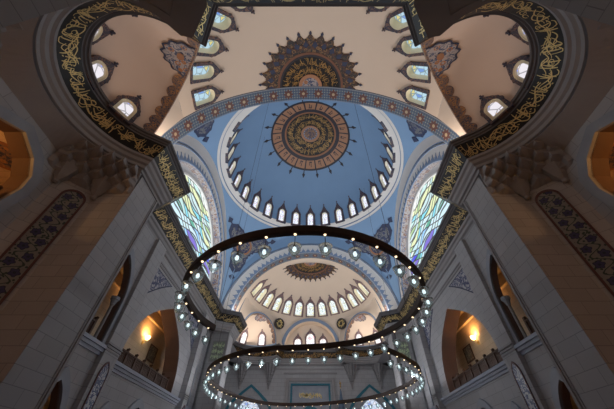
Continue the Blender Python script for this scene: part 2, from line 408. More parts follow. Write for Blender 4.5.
# ------------------------------------------------------------------ main dome
def dome_pt(r, a, d=0.0):
    r = min(r, RD); return Vector((r * cos(a), YC + r * sin(a), ZR + RISE * math.sqrt(max(0, 1 - (r / RD) ** 2)) - d))
NW = 28; HW = R_(2.2)
def dome_el(e, a): return Vector((RD * cos(e) * cos(a), YC + RD * cos(e) * sin(a), ZR + RISE * sin(e)))
W_MAIN, H_MAIN = 1.35, 3.6
els = [0, 0.9, 13.4] + [13.4 + (90 - 13.4) * k / 16 for k in range(1, 17)]
st = 360 / NW; hw = math.degrees(W_MAIN / 2 / RD) + 0.15
cols = []
for k in range(NW):
    c = 90 + k * st
    cols += [(c - hw, True), (c + hw, False), (c + st / 2 - 1.6, False), (c + st / 2 + 1.6, False)]
cols.append((90 + 360 - hw, True))
V, F, U = grid(lambda i, j: (dome_el(els[j], cols[i][0]), (cols[i][0] * 0.3, els[j] * 0.3)), len(cols) - 1, len(els) - 1, lambda i, j: j == 1 and i % 4 == 0)
dome = mk('ceiling_dome', V, F, M['blue'], None, U, True); struct(dome, 'sky blue main dome ringed with small arched windows', 'dome')
k_seen = 0
for k in range(NW):
    a = 90 + k * st
    rel = ((k + 14) % 28) - 14
    if abs(rel) > 10: continue                     # the near side of the ring is hidden by the front arch
    p0 = dome_el(0.9, a); p1 = dome_el(13.2, a)
    y = (p1 - p0).normalized(); x = Vector((sin(a), -cos(a), 0)); z = x.cross(y)
    side = 'the centre of the far side' if rel == 0 else None
    lab = 'small arched window of the blue dome ring, directly above the middle of the chandelier' if rel == 0 else \
        'small arched window of the blue dome ring, %s to the %s of its middle window' % (ORD[abs(rel) - 1], 'left' if rel > 0 else 'right')
    window('dome_window', frame(p0 + z * 0.02, x, y, z), W_MAIN, H_MAIN, 'glass_dome', lab, 'windows of the main dome ring', 0.55, 0.55, 2.1, R=RD)
# white ring moulding under the dome
prof = [(18.9, 43.9), (18.75, 44.25), (18.3, 44.3), (18.2, 44.6), (17.6, 44.7), (17.5, 44.95), (17.0, 45.0), (16.95, 45.2), (17.0, 45.25)]
mb = MB(); mb.lathe(prof, 112, (0, YC, 0)); o = mb.out('trim_dome_ring', M['white'], None, True); struct(o, 'white moulded ring around the base of the blue dome', 'moulding')
mb = MB(); mb.lathe([(18.28, 44.27), (18.24, 44.27), (18.19, 44.55), (18.25, 44.57)], 112, (0, YC, 0)); mb.out('blue_line', M['bluetrim'], o, True)

# main medallion
def surf_ring(fn, r0, r1, a0, a1, n, d, skirt=True, rows=3):
    """annulus on a surface; fn(r, a, d)"""
    b = MB()
    def q(i, j):
        a = lerp(a0, a1, i / n); r = lerp(r0, r1, j / rows)
        return fn(r, a, d), (r * cos(a), r * sin(a))
    b.grid(q, n, rows)
    for rr in (r0, r1):
        if rr > 0.01: b.grid(lambda i, j: (fn(rr, lerp(a0, a1, i / n), d * (1 - j)), (0, j)), n, 1)
    return b
def surf_poly(fn, pts, d):
    """star-shaped outline (r,a) list fan-filled in rings"""
    b = MB(); n = len(pts)
    def q(i, j):
        r, a = pts[i % n]; t = j / 4
        return fn(r * t, a, d), (r * t * cos(a), r * t * sin(a))
    b.grid(q, n, 4)
    b.grid(lambda i, j: (fn(pts[i % n][0], pts[i % n][1], d * (1 - j)), (i, j)), n, 1)
    return b
def kite(fn, r0, rm, r1, a, wa, d):
    b = MB()
    P = [(r0, a), (rm, a - wa), (r1, a), (rm, a + wa)]
    b.add([fn(r, q, d) for r, q in P] + [fn(r, q, 0) for r, q in P], [(0, 1, 2, 3)] + [(i, (i + 1) % 4, 4 + (i + 1) % 4, 4 + i) for i in range(4)])
    return b
med = empty('dome_medallion', Matrix.Translation((0, YC, ZR + RISE)))
tag(med, 'large round copper and black medallion at the top of the blue dome', 'medallion')
inv = med.matrix_world.inverted()
def dm(r, a, d): return inv @ dome_pt(r, a, d)
def ddm(d0): return lambda r, a, d: dm(r, a, d)
surf_ring(dm, 9.1, 9.5, 0, 360, 96, 0.18).out('outer_rim', M['darkedge'], med)
surf_ring(dm, 7.1, 9.1, 0, 360, 96, 0.12).out('copper_ring', M['copperpale'], med)
surf_ring(dm, 6.3, 7.1, 0, 360, 96, 0.18).out('inner_rim', M['darkedge'], med)
surf_ring(dm, 5.9, 6.3, 0, 360, 96, 0.2).out('copper_line', M['copper'], med)
surf_ring(dm, 2.3, 5.9, 0, 360, 96, 0.08).out('script_disc', M['black'], med)
disc_script(dm, 2.35, 5.85, 0, 360, 2, 3, 0.11).out('script', M['script_bronze'], med)
surf_ring(dm, 1.7, 2.3, 0, 360, 48, 0.16).out('rosette_rim', M['copperpale'], med)
surf_poly(dm, [(1.7 if i % 2 else 1.3, i * 11.25) for i in range(32)], 0.12).out('rosette', M['scroll'], med)
for k in range(20):
    a = k * 18 + 9
    surf_ring(dm, 7.1, 9.1, a - 1.1, a + 1.1, 2, 0.17).out('ring_divider', M['darkedge'], med)
    b = surf_ring(dm, 7.5, 8.7, a + 7, a + 8.2, 2, 0.155); t = surf_ring(dm, 7.4, 8.3, a + 10, a + 11.2, 2, 0.155); b.add(t.V, t.F, t.U)
    t = surf_ring(dm, 7.4, 7.65, a + 6, a + 11.2, 2, 0.155); b.add(t.V, t.F, t.U); b.out('ring_letter', M['darkedge'], med)
for k in range(18):
    b = MB()
    for t in (surf_ring(dm, 9.5, 10.3, k * 20 - 0.7, k * 20 + 0.7, 2, 0.12), kite(dm, 10.1, 10.5, 11.2, k * 20, 2.0, 0.16)): b.add(t.V, t.F, t.U)
    b.out('finial', M['darkedge'], med)

# ------------------------------------------------------------------ arches of the square
def arch(name, c, ax, r0, r1, d0, d1, soffit, face, facing, label, teeth=True, vscale=1.0):
    """arch ring: opening plane along axis u (X or Y). ax: 'x' -> arch spans X and is d0..d1 deep in Y"""
    e = empty(name, Matrix.Translation((c[0], c[1], ZS))); struct(e, label, 'arch')
    def P(r, a, d):
        u, z = -r * cos(a), r * sin(a)
        return (u, d - c[1], z) if ax == 'x' else (d - c[0], u, z)
    n = 96
    b = MB(); b.grid(lambda i, j: (P(r0, 180 * i / n, lerp(d0, d1, j)), (PI * r0 * i / n, abs(d1 - d0) * j)), n, 1); b.out('soffit', M[soffit], e, True)
    fd = d0 if facing == 0 else d1
    sg = -1 if facing == 0 else 1
    if d1 < d0: sg = -sg
    b = MB(); b.grid(lambda i, j: (P(lerp(r0, r1, j / 3), 180 * i / n, fd), (PI * r0 * i / n, j)), n, 3)
    b.out('archivolt', M[face], e)
    # raised blue edge roll
    b = MB()
    for rr, wd in ((r0 + 0.05, 0.28), (r1 - 0.35, 0.12), (r1 - 0.02, 0.14)):
        for q in range(2):
            b.grid(lambda i, j: (P([rr, rr, rr + wd, rr + wd][q + j] if True else 0, 180 * i / n, fd + sg * [0, 0.12, 0.12, 0][q + j]), (i, j)), n, 1)
        b.grid(lambda i, j: (P(rr + wd, 180 * i / n, fd + sg * 0.12 * (1 - j)), (i, j)), n, 1)
    b.out('edge_lines', M['bluetrim'], e)
    if teeth:
        b = MB(); m = 46
        for k in range(m):
            a0, a1 = 180 * k / m, 180 * (k + 1) / m; am = (a0 + a1) / 2
            q = fd + sg * 0.08
            pts = [(r0 + 0.3, a0 + 0.25), (r0 + 0.3, a1 - 0.25), (r0 + 0.75, a1 - 0.9), (r0 + 0.8, am + 0.5), (r0 + 1.35, am), (r0 + 0.8, am - 0.5), (r0 + 0.75, a0 + 0.9)]
            nn = len(pts)
            b.add([P(r, a, q) for r, a in pts] + [P(r, a, fd) for r, a in pts], [tuple(range(nn))] + [(i, (i + 1) % nn, nn + (i + 1) % nn, nn + i) for i in range(nn)])
        b.out('serrated_border', M['bluetrim'], e)
    return e
arch('front_arch', (0, 16, 0), 'x', RA, 18.6, 15.0, YC - S, 'tileband', 'white', 1, 'blue tiled arch with dark red stars in front of the blue dome')
arch('back_arch', (0, 55, 0), 'x', RA, 18.6, YC + S, 56.7, 'tileband', 'white', 0, 'white arch with blue serrated edge over the far half dome')
for s, nm in ((-1, 'left'), (1, 'right')):
    arch('%s_arch' % nm, (s * 19.4, YC, 0), 'y', RA, 18.6, s * S, s * 20.0, 'dotted', 'white', 0, 'white serrated arch around the stained glass on the %s' % nm)

# pendentives
PR, PH = S * math.sqrt(2), 30.9
def pel(sx, sy, phi, e, d=0.0):
    r = (PR - d) * cos(e); return Vector((sx * r * cos(phi), YC + sy * r * sin(phi), ZS + (PH - d) * sin(e)))
def pend(sx, sy, phi, t, d=0.0):
    """phi 0..90 from the side plane (X) to the front/back plane (Y); t 0 bottom .. 1 ring"""
    rl = S / cos(phi) if phi <= 45 else S / sin(phi)
    el = math.degrees(math.acos(min(1.0, rl / PR)))
    return pel(sx, sy, phi, lerp(el, 45.2, t), d)
PN = {(-1, 1): 'far left', (1, 1): 'far right', (-1, -1): 'near left', (1, -1): 'near right'}
for (sx, sy), nm in PN.items():
    n = 36
    b = MB(); b.grid(lambda i, j: (pend(sx, sy, 90 * i / n, j / 12), (i * 0.6, j * 1.5)), n, 12)
    o = b.out('pendentive', M['blue'], None, True); struct(o, 'blue curved triangle under the dome ring at the %s corner of the square' % nm, 'pendentive')
    def pf(r, a, d, sx=sx, sy=sy):
        u, v = r * cos(a), r * sin(a); u = u * 1.18 + 0.6; v = v * 1.18; e = 31.3 + math.degrees(v / 29.0)
        return pel(sx, sy, 45 + math.degrees(u / (PR * cos(e))), e, d + 0.05)
    c = empty('pendentive_ornament', Matrix.Translation(pf(0, 0, 0))); iv = c.matrix_world.inverted()
    tag(c, 'dark three pointed cartouche painted on the blue %s corner below the dome ring' % nm, 'ornament')
    g = lambda r, a, d: iv @ pf(r, a, d)
    def rad(a, k): return k * (2.2 + 2.9 * ((1 + math.cos(R_(3 * (a - 30)))) / 2) ** 1.6 + 0.16 * math.cos(R_(24 * a)))
    surf_poly(g, [(rad(a, 1.0), a) for a in range(0, 360, 5)], 0.12).out('navy_border', M['darkblue'], c)
    surf_poly(g, [(rad(a, 0.84), a) for a in range(0, 360, 5)], 0.2).out('scroll_field', M['cartouche'], c)
    surf_ring(g, 1.25, 1.6, 0, 360, 32, 0.27).out('disc_rim', M['copper'], c)
    surf_ring(g, 0, 1.25, 0, 360, 32, 0.26).out('navy_disc', M['navydisc'], c)
    for a in (30, 150, 270):
        b = MB()
        for t_ in (surf_ring(g, 5.0, 5.7, a - 1.5, a + 1.5, 2, 0.12), kite(g, 5.4, 5.9, 6.6, a, 6, 0.14)): b.add(t_.V, t_.F, t_.U)
        b.out('finial', M['darkblue'], c)

for ax, sg, nm, mt in (('x', -1, 'near', 'blue'), ('x', 1, 'far', 'blue'), ('y', -1, 'left', 'white'), ('y', 1, 'right', 'white')):
    b = MB()
    def q(i, j):
        u = lerp(-18.55, 18.55, i / 60); za = ZS + math.sqrt(18.56 ** 2 - u * u); r = math.hypot(u, S)
        ze = max(za, ZS + PH * math.sin(math.acos(min(1, r / PR)))); z = lerp(za - 0.1, ze + 0.05, j)
        p = (u, YC + sg * S, z) if ax == 'x' else (sg * S, YC + u, z)
        return p, (u, z)
    b.grid(q, 60, 1); o = b.out('trim_lunette', M[mt]); struct(o, 'thin %s strip of plaster between the %s arch and the dome ring' % (mt, nm), 'lunette')

# side tympana and stained glass
def glass_arch(n=40):
    O = []
    w, h = 14.2, 15.3; rr = (w * w + h * h) / (2 * w)
    for k in range(n + 1):
        a = 2 * k / n - 1
        x = -w * math.cos(PI * (k / n))
        # pointed arch
        q = abs(x); z = math.sqrt(max(0, rr * rr - (q + rr - w) ** 2))
        O.append((x, z))
    return O
for s, nm in ((-1, 'left'), (1, 'right')):
    GA = glass_arch(64); n = 64; X = s * 19.95
    b = MB()
    def q(i, j):
        g_ = GA[i]; a = 180 * i / n
        return (X, YC + lerp(g_[0], -RA * 1.01 * cos(a), j / 2), ZS + lerp(g_[1], RA * 1.01 * sin(a), j / 2)), (i * 0.5, j)
    b.grid(q, n, 2); o = b.out('wall_%s_tympanum' % nm, M['grey']); struct(o, 'pale grey tympanum wall around the big stained glass on the %s' % nm, 'wall')
    w = empty('window_%d' % (1 if s < 0 else 2), Matrix.Translation((X, YC, ZS)))
    struct(w, 'huge arched stained glass window in leaf shaped panes on the %s' % nm, 'window')
    b = MB(); P2 = [(p[0], p[1]) for p in GA]
    rows = 1
    cen = (0, -0.2)
    V = [(s * 0.25, p[0], p[1]) for p in P2]; Fc = [(i, i + 1, len(V)) for i in range(len(V) - 1)] + [(0, len(V), len(V) - 1)]
    V.append((s * 0.25, 0, 0))
    b.add(V, Fc, [(p[1] , p[2] + ZS) for p in V]); b.out('glass', M['stained'], w)
    b = MB()
    for i in range(n):
        p, p2 = GA[i], GA[i + 1]
        def o_(p, k): l = math.hypot(p[0], p[1]) or 1; return (p[0] * (1 + k / l), p[1] * (1 + k / l))
        a, c = o_(p, 0.0), o_(p2, 0.0); a2, c2 = o_(p, 0.3), o_(p2, 0.3)
        b.add([(-s * 0.1, a[0], a[1]), (-s * 0.1, c[0], c[1]), (-s * 0.1, c2[0], c2[1]), (-s * 0.1, a2[0], a2[1]), (s * 0.3, a[0], a[1]), (s * 0.3, c[0], c[1])], [(0, 1, 2, 3), (0, 1, 5, 4)])
    b.out('window_frame', M['white'], w)

# ------------------------------------------------------------------ half domes with exedrae
EX = dict(m=(-11.35, 5.8), h=5.1, f0=(-14.5, 1.75), f1=(-8.2, 9.8), dep=6.4)
CH, CY, CDEP = 6.5, 12.9, 2.4
def half_dome(yc, s, nm, wins, wz0, far):
    P = lambda x, y, z: Vector((x, yc + s * y, z))
    zt = 29.0
    def sph(a, e, r=RA): return P(r * cos(e) * sin(a), r * cos(e) * cos(a), ZS + r * sin(e))
    e0 = math.degrees(math.asin((zt - ZS) / RA)); ew0 = math.degrees(math.asin((wz0 - ZS) / RA))
    W, H = (1.75, 3.4) if far else (1.45, 2.75)
    ew1 = ew0 + math.degrees(H / RA) + 0.3
    rw = RA * cos((ew0 + ew1) / 2); hwd = math.degrees(W / 2 / rw)
    A = sorted(set([-90.0, 90.0] + [-90 + 6 * k for k in range(31) if all(abs(-90 + 6 * k - w) > hwd + 0.6 for w in wins)] + [w - hwd for w in wins] + [w + hwd for w in wins]))
    A = [max(-90.0, min(90.0, a)) for a in A]
    E = [e0, ew0, ew1] + [lerp(ew1, 90, k / 14) for k in range(1, 15)]
    holes = set()
    for w in wins:
        for i in range(len(A) - 1):
            if A[i] >= w - hwd - 1e-6 and A[i + 1] <= w + hwd + 1e-6: holes.add(i)
    b = MB(); b.grid(lambda i, j: (sph(A[i], E[j]), (A[i] * 0.25, E[j] * 0.28)), len(A) - 1, len(E) - 1, lambda i, j: j == 1 and i in holes)
    # lower zone: lofts from the arch edges up to the sphere
    def loft(fb, a0, a1, n):
        def q(i, j):
            bt = fb(i / n); a = lerp(a0, a1, i / n); tp = sph(a, e0); up = sph(a, e0 - 14)
            t = j / 8; ctl = tp + (up - tp).normalized() * (tp - bt).length * 0.45
            return bt * (1 - t) ** 2 + ctl * 2 * t * (1 - t) + tp * t * t, (a * 0.25, j * 0.8)
        b.grid(q, n, 8)
    for sx in (-1, 1):
        m, f0, f1 = EX['m'], EX['f0'], EX['f1']
        loft(lambda t: P(-sx * lerp(-16.0, f0[0], t), lerp(0, f0[1], t), ZS + 0.1), sx * 90, sx * 84, 3)
        def ex(t):
            a = 180 * t; c_, s_ = cos(a), sin(a)
            x = m[0] + (f0[0] - m[0]) * c_; y = m[1] + (f0[1] - m[1]) * c_
            return P(-sx * x, y, ZS + 0.2 + EX['h'] * s_)
        loft(ex, sx * 84, sx * 41, 32)
        loft(lambda t: P(-sx * lerp(f1[0], -CH, t), lerp(f1[1], CY, t), ZS + 0.2), sx * 41, sx * 31, 5)
    loft(lambda t: P(CH * cos(180 * t), CY, ZS + 0.2 + 6.4 * sin(180 * t)), 31, -31, 32)
    o = b.out('ceiling_half_dome', M['cream'], None, True)
    struct(o, 'cream half dome %s' % ('over the far end beyond the blue dome' if far else 'nearest the viewer, above the copper half medallion'), 'half dome')
    # short barrel behind main arch
    if far:
        b = MB(); b.grid(lambda i, j: ((-RA * cos(180 * i / 48), lerp(56.7, yc, j), ZS + RA * sin(180 * i / 48)), (i, j)), 48, 1)
        b.out('barrel_strip', M['cream'], o, True)
    # windows
    for w in wins:
        p0 = sph(w, ew0 + 0.1); p1 = sph(w, ew1); y = (p1 - p0).normalized()
        x = Vector((s * cos(w), -sin(w), 0)); z = x.cross(y)
        cdir = Vector((0, yc, ZS)) - p0
        if z.dot(cdir) < 0: x = -x; z = -z
        iw = sorted(wins, key=abs).index(w); order = sorted([q for q in wins if q * w > 0], key=abs)
        if w == 0: lab = 'tall arched window in the middle of the far half dome row'
        else:
            lab = 'tall arched window of the far half dome row, %s to the %s of its middle window' % (ORD[order.index(w)], 'left' if w < 0 else 'right') if far else \
                'recessed arched window of the near half dome on the %s, %s up from the blue tiled arch' % ('left' if w < 0 else 'right', ORD[len(order) - 1 - order.index(w)])
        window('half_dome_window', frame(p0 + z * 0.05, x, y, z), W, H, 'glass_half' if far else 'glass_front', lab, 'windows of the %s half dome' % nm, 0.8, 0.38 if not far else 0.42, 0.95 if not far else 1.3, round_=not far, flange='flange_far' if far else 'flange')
    # medallion
    pole = P(0, 0, ZS + RA)
    md = empty('half_medallion', Matrix.Translation(pole)); iv = md.matrix_world.inverted()
    tag(md, 'half round %s medallion with zigzag rim in the %s half dome' % ('copper and black' if not far else 'glowing orange and black', nm), 'medallion')
    def g(r, a, d):
        e = r / RA; rr = RA - d
        return iv @ P(rr * math.sin(e) * cos(a), max(0.02, rr * math.sin(e) * sin(a)), ZS + rr * math.cos(e))
    n = 15
    def saw(r0, rt, n, ph, d, span=1.0, inset=0.0):
        b = MB()
        for k in range(n + (1 if ph else 0)):
            am = 180 * (k + (0 if ph else 0.5)) / n; hwid = 90 * span * (1 - inset) / n; dd = d + 0.012 * (k % 2)
            c0, c1 = max(0, am - hwid), min(180, am + hwid)
            rt_ = rt - inset * (rt - r0) * 0.8; r0_ = r0
            pts = [(r0_, c0), (r0_, am), (r0_, c1)] + [(lerp(r0_, rt_, t), lerp(c1, am, t)) for t in (0.35, 0.7)] + [(rt_, am)] + [(lerp(r0_, rt_, t), lerp(c0, am, t)) for t in (0.7, 0.35)]
            b.add([g(r, a, dd) for r, a in pts] + [g(r, a, 0) for r, a in pts], [tuple(range(8))] + [(i, (i + 1) % 8, 8 + (i + 1) % 8, 8 + i) for i in range(8)], [(r * cos(a), r * sin(a)) for r, a in pts] * 2)
        return b
    saw(4.9, 6.85, n, 0, 0.08, 2.1).out('zigzag_edge', M['scrolldark'], md)
    saw(4.9, 6.85, n, 0, 0.11, 2.1, 0.14).out('zigzag_rim', M['zigzag'], md)
    saw(4.9, 6.2, n, 1, 0.14, 1.7).out('middle_zigzag', M['scrolldark'], md)
    saw(4.9, 6.2, n, 1, 0.17, 1.7, 0.22).out('middle_zigzag_fill', M['darkblue'], md)
    saw(4.9, 5.6, n, 0, 0.20, 1.3).out('inner_zigzag', M['scrolldark'], md)
    surf_ring(g, 4.5, 5.2, 0, 180, 60, 0.13).out('dark_ring', M['zigzag'], md)
    surf_ring(g, 4.2, 4.5, 0, 180, 60, 0.17).out('copper_ring', M['copperdark'], md)
    surf_ring(g, 3.95, 4.2, 0, 180, 60, 0.20).out('dark_rim', M['darkedge'], md)
    surf_ring(g, 1.6, 3.95, 0, 180, 60, 0.12).out('script_disc', M['black'], md)
    disc_script(g, 1.65, 3.9, 2, 178, 2, 8, 0.15).out('script', M['script_bronze'], md)
    surf_ring(g, 1.15, 1.6, 0, 180, 40, 0.2).out('rosette_rim', M['copperpale'], md)
    surf_ring(g, 0, 1.15, 0, 180, 40, 0.16).out('rosette', M['palmette'], md)
    b = MB()
    for k in range(n * 2):
        a = 180 * (k + 0.5) / (n * 2)
    for k in range(n):
        a = 180 * (k + 0.5) / n; b = MB()
        for t_ in (surf_ring(g, 6.4, 6.75, a - 0.4, a + 0.4, 2, 0.1), kite(g, 6.65, 6.85, 7.15, a, 1.5, 0.12)): b.add(t_.V, t_.F, t_.U)
        b.out('finial', M['darkblue'], md)
    # exedrae
    for sx in (-1, 1):
        side = 'left' if sx < 0 else 'right'
        m, f0 = EX['m'], EX['f0']
        tx, ty = (f0[0] - m[0]) / EX['h'], (f0[1] - m[1]) / EX['h']
        nx, ny = -0.79, 0.613
        # outward normal of the chord, away from half dome centre
        nx, ny = -ty * 1.0, tx * 1.0
        if nx * m[0] + ny * m[1] < 0: nx, ny = -nx, -ny
        hh = math.hypot(*((f0[0] - m[0]), (f0[1] - m[1])))
        def eq(al, be, d=0.0, dz=0.0):
            r = hh - d; D = EX['dep'] - d; h = EX['h'] - d
            a = cos(al) * cos(be) * r; k = sin(be) * D if True else 0
            x = m[0] + tx / math.hypot(tx, ty) * a + nx / math.hypot(nx, ny) * k * math.sqrt(1)
            y = m[1] + ty / math.hypot(tx, ty) * a + ny / math.hypot(nx, ny) * k
            return P(-sx * x, y, ZS + 0.2 + h * sin(al) * cos(be))
        def eq2(az, el, d=0.0):
            """az 0..180 around the plan ellipse, el elevation"""
            r = hh - d; D = EX['dep'] - d; h = EX['h'] - d
            a = cos(az) * cos(el) * r; k = sin(az) * cos(el) * D
            x = m[0] + tx / math.hypot(tx, ty) * a + nx / math.hypot(nx, ny) * k
            y = m[1] + ty / math.hypot(tx, ty) * a + ny / math.hypot(nx, ny) * k
            return P(-sx * x, y, ZS + 0.2 + h * sin(el))
        b = MB(); b.grid(lambda i, j: (eq2(180 * i / 48, 90 * j / 16), (i * 0.3, j * 0.5)), 48, 16)
        o = b.out('ceiling_exedra', M['cream' if far else 'pinkcream'], None, True); struct(o, 'small cream exedra half dome at the %s %s corner' % ('far' if far else 'near', side), 'exedra')
        # scroll border along the arch edge + palmette
        tr = empty('exedra_ornament', Matrix.Translation(eq(90, 0))); iv2 = tr.matrix_world.inverted()
        tag(tr, 'copper and navy scroll border with crowning palmette along the arch of the %s %s exedra' % ('far' if far else 'near', side), 'ornament')
        b = MB(); nn = 84
        def wd(i): return 6 + 3.5 * abs(math.sin(PI * i / 6)) ** 0.7
        b.grid(lambda i, j: (iv2 @ eq(180 * i / nn, [0.3, wd(i)][j], 0.08), (i * 0.35, j * 1.2)), nn, 1)
        b.grid(lambda i, j: (iv2 @ eq(180 * i / nn, wd(i), 0.08 * (1 - j)), (i, j)), nn, 1)
        b.out('scroll_border', M['scroll'], tr)
        b = MB()
        pal = [(a, 1.0 + 0.06 * math.cos(R_(14 * a))) for a in range(0, 181, 6)]
        def pq(i, j):
            a, k = pal[i]; t = j / 5
            return iv2 @ eq(97 + cos(a) * 17 * k * t, 2 + sin(a) * 21 * k * t, 0.14), (cos(a) * 2.4 * t * k, sin(a) * 2.6 * t * k)
        b.grid(pq, len(pal) - 1, 5); b.out('palmette', M['palmette'], tr)
        b = MB(); b.grid(lambda i, j: (lambda a, k: (iv2 @ eq(97 + cos(a) * 17 * k, 2 + sin(a) * 21 * k, 0.12 + 0.05 * math.sin(PI * j / 2)), (i, j)))(pal[i][0], pal[i][1] + (0.09 if j == 2 else 0)), len(pal) - 1, 2); b.out('palmette_edge', M['darkblue'], tr)
        b = MB(); b.grid(lambda i, j: (iv2 @ eq(97 + 4 * cos(30 * i) * (j), 10 + 3 * sin(30 * i) * j, 0.2), (0, 0)), 12, 1); b.out('palmette_heart', M['copper'], tr)
        # painted arch rim
        b = MB(); hh_ = EX['h']
        b.grid(lambda i, j: (iv2 @ (eq(180 * i / 60, 0) + (Vector((0, yc, 0)) - Vector((0, yc, 0))) + (eq(180 * i / 60, 0, -0.35 * j) - eq(180 * i / 60, 0)) + P(sx * 0.06, -0.06, 0) - P(0, 0, 0)), (i, j)), 60, 1)
        b.out('arch_rim', M['bluetrim'] if far else M['scroll'], tr)
        # windows
        for q, az in enumerate((26, 60, 94, 128) if not far else (43, 94, 145)):
            el = -4 if not far else 1
            p0 = eq2(az, el); p1 = eq2(az, el + 24); y = (p1 - p0).normalized()
            t_ = (eq2(az + 1, el) - eq2(az - 1, el)).normalized(); z = t_.cross(y)
            cen = P(-sx * m[0], m[1], ZS + 1) - p0
            if z.dot(cen) < 0: t_ = -t_; z = -z
            lab = '%s window of the %s %s exedra, %s from the blue dome side' % ('round topped' if not far else 'bright white arched', 'near' if not far else 'far', side, ORD[q])
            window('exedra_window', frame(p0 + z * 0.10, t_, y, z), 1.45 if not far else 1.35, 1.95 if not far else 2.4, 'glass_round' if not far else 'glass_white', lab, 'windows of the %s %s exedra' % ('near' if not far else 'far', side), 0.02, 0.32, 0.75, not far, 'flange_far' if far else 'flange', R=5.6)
    # central bay
    b = MB(); n = 40
    b.grid(lambda i, j: (P(-6.5 * cos(180 * i / n), CY + CDEP * j / 2, ZS + 0.2 + 6.4 * sin(180 * i / n)), (i * .5, j * 1.2)), n, 2)
    b.grid(lambda i, j: (P(-6.5 * cos(180 * i / n) * j, CY + CDEP, ZS + 0.2 + 6.4 * sin(180 * i / n) * j), (i * .5, j)), n, 1)
    o = b.out('ceiling_central_bay', M['cream']); struct(o, 'small vaulted bay %s' % ('over the prayer niche wall at the far end' if far else 'behind the near half dome'), 'bay')
    if far:
        b = MB()
        for (r0, r1, d) in ((6.42, 7.2, 0.1),):
            b.grid(lambda i, j: (P(-lerp(r0, r1, j / 2) * cos(180 * i / n), CY - d, ZS + 0.2 + lerp(r0 - 0.1, r1 - 0.1, j / 2) * sin(180 * i / n)), (i, j)), n, 2)
            for rr in (r0, r1):
                b.grid(lambda i, j: (P(-rr * cos(180 * i / n), CY - d * (1 - j), ZS + 0.2 + (rr - .1) * sin(180 * i / n)), (i, j)), n, 1)
        b.out('blue_arch_edge', M['bluetrim'], o)
        for q, (x, h) in enumerate(((-3.2, 3.3), (0, 4.5), (3.2, 3.3))):
            window('bay_window', frame(P(x, CY + CDEP - 0.14, ZS + 0.3), (1, 0, 0), (0, 0, 1), (0, -1, 0)), 1.6 if q != 1 else 2.0, h - 0.6, 'glass_white',
                   ['bright arched window left in the trio under the far central arch', 'tallest bright arched window in the middle of the trio under the far central arch', 'bright arched window right in the trio under the far central arch'][q],
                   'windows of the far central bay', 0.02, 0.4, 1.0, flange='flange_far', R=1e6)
        for sx in (-1, 1):
            p = P(sx * 7.9, 11.9, 27.6)
            zz = (Vector((0, yc, 26.0)) - p).normalized(); xx = Vector((0, 0, 1)).cross(zz).normalized(); yy = zz.cross(xx)
            c = empty('script_roundel', frame(p + zz * 0.15, xx, yy, zz)); tag(c, 'black round plaque with gold script on the %s of the far central arch' % ('left' if sx < 0 else 'right'), 'plaque', 'black round plaques')
            b = MB(); b.plate([(1.15 * cos(a), 1.15 * sin(a)) for a in range(0, 360, 12)], [], 0.3, -0.25); b.out('plaque', M['black'], c)
            disc_script(lambda r, a, d: (r * cos(a), r * sin(a), d), 0.25, 1.05, 0, 360, 1, 17 + sx, 0.07, 0.8).out('script', M['script_pale'], c)
            b = MB(); b.plate([(1.32 * cos(a), 1.32 * sin(a)) for a in range(0, 360, 12)], [[(1.12 * cos(a), 1.12 * sin(a)) for a in range(0, 360, 12)]], 0.4, -0.3); b.out('plaque_rim', M['darkedge'], c)
half_dome(YF, -1, 'near', [-84.5, -71.5, -58.5, -45.5, -32.5, 32.5, 45.5, 58.5, 71.5, 84.5], 30.75, False)
half_dome(YB, 1, 'far', [14 * k for k in range(-6, 7)], 30.3, True)

# ------------------------------------------------------------------ cornices
def arc_pts(c, r, a0, a1, n): return [(c[0] + r * cos(lerp(a0, a1, k / n)), c[1] + r * sin(lerp(a0, a1, k / n))) for k in range(n + 1)]
XC = (-12.1, 8.8)
pathF = [(0, 3.36), (-6.2, 3.36), (-7.65, 5.7)] + arc_pts(XC, 5.0, -54, -243, 40) + [(-13.2, 14.0), (-13.3, 20.1), (-16.3, 22.0)]
XB = (-12.1, 65.3); 
pathB = [(-16.3, 49.9), (-13.3, 51.5), (-13.2, 57.4), (-14.3, 59.6)] + list(reversed(arc_pts(XB, 5.6, 56, 248, 40)))[1:] + [(-7.4, 68.6), (-6.2, 72.2), (0, 72.2)]
path = pathF + pathB
nF = len(pathF)
# mitred normals (wall side = left of travel)
NRM = []
for i, p in enumerate(path):
    a = Vector(path[max(i - 1, 0)]); b_ = Vector(path[i]); c = Vector(path[min(i + 1, len(path) - 1)])
    d1 = (b_ - a) if i > 0 else (c - b_); d2 = (c - b_) if i < len(path) - 1 else (b_ - a)
    d1.normalize(); d2.normalize()
    n1 = Vector((-d1.y, d1.x)); n2 = Vector((-d2.y, d2.x)); m = n1 + n2
    if m.length < 1e-3: m = n1
    m.normalize(); k = max(0.5, m.dot(n1)); NRM.append(m / k)
ARC = [0.0]
for i in range(1, len(path)): ARC.append(ARC[-1] + (Vector(path[i]) - Vector(path[i - 1])).length)
PROF_LOW = [(2.6, 19.0), (1.62, 19.0), (1.62, 19.25), (1.42, 19.3), (1.40, 19.6), (1.22, 19.75), (1.16, 20.05), (0.98, 20.15), (0.95, 20.4)]
PROF_BAND = [(0.95, 20.4), (0.12, 21.6)]
PROF_LIP = [(0.12, 21.6), (0.10, 21.75), (-0.02, 21.8), (-0.02, 22.0), (-0.16, 22.05), (-0.16, 22.3), (0.0, 22.35), (2.6, 22.4)]
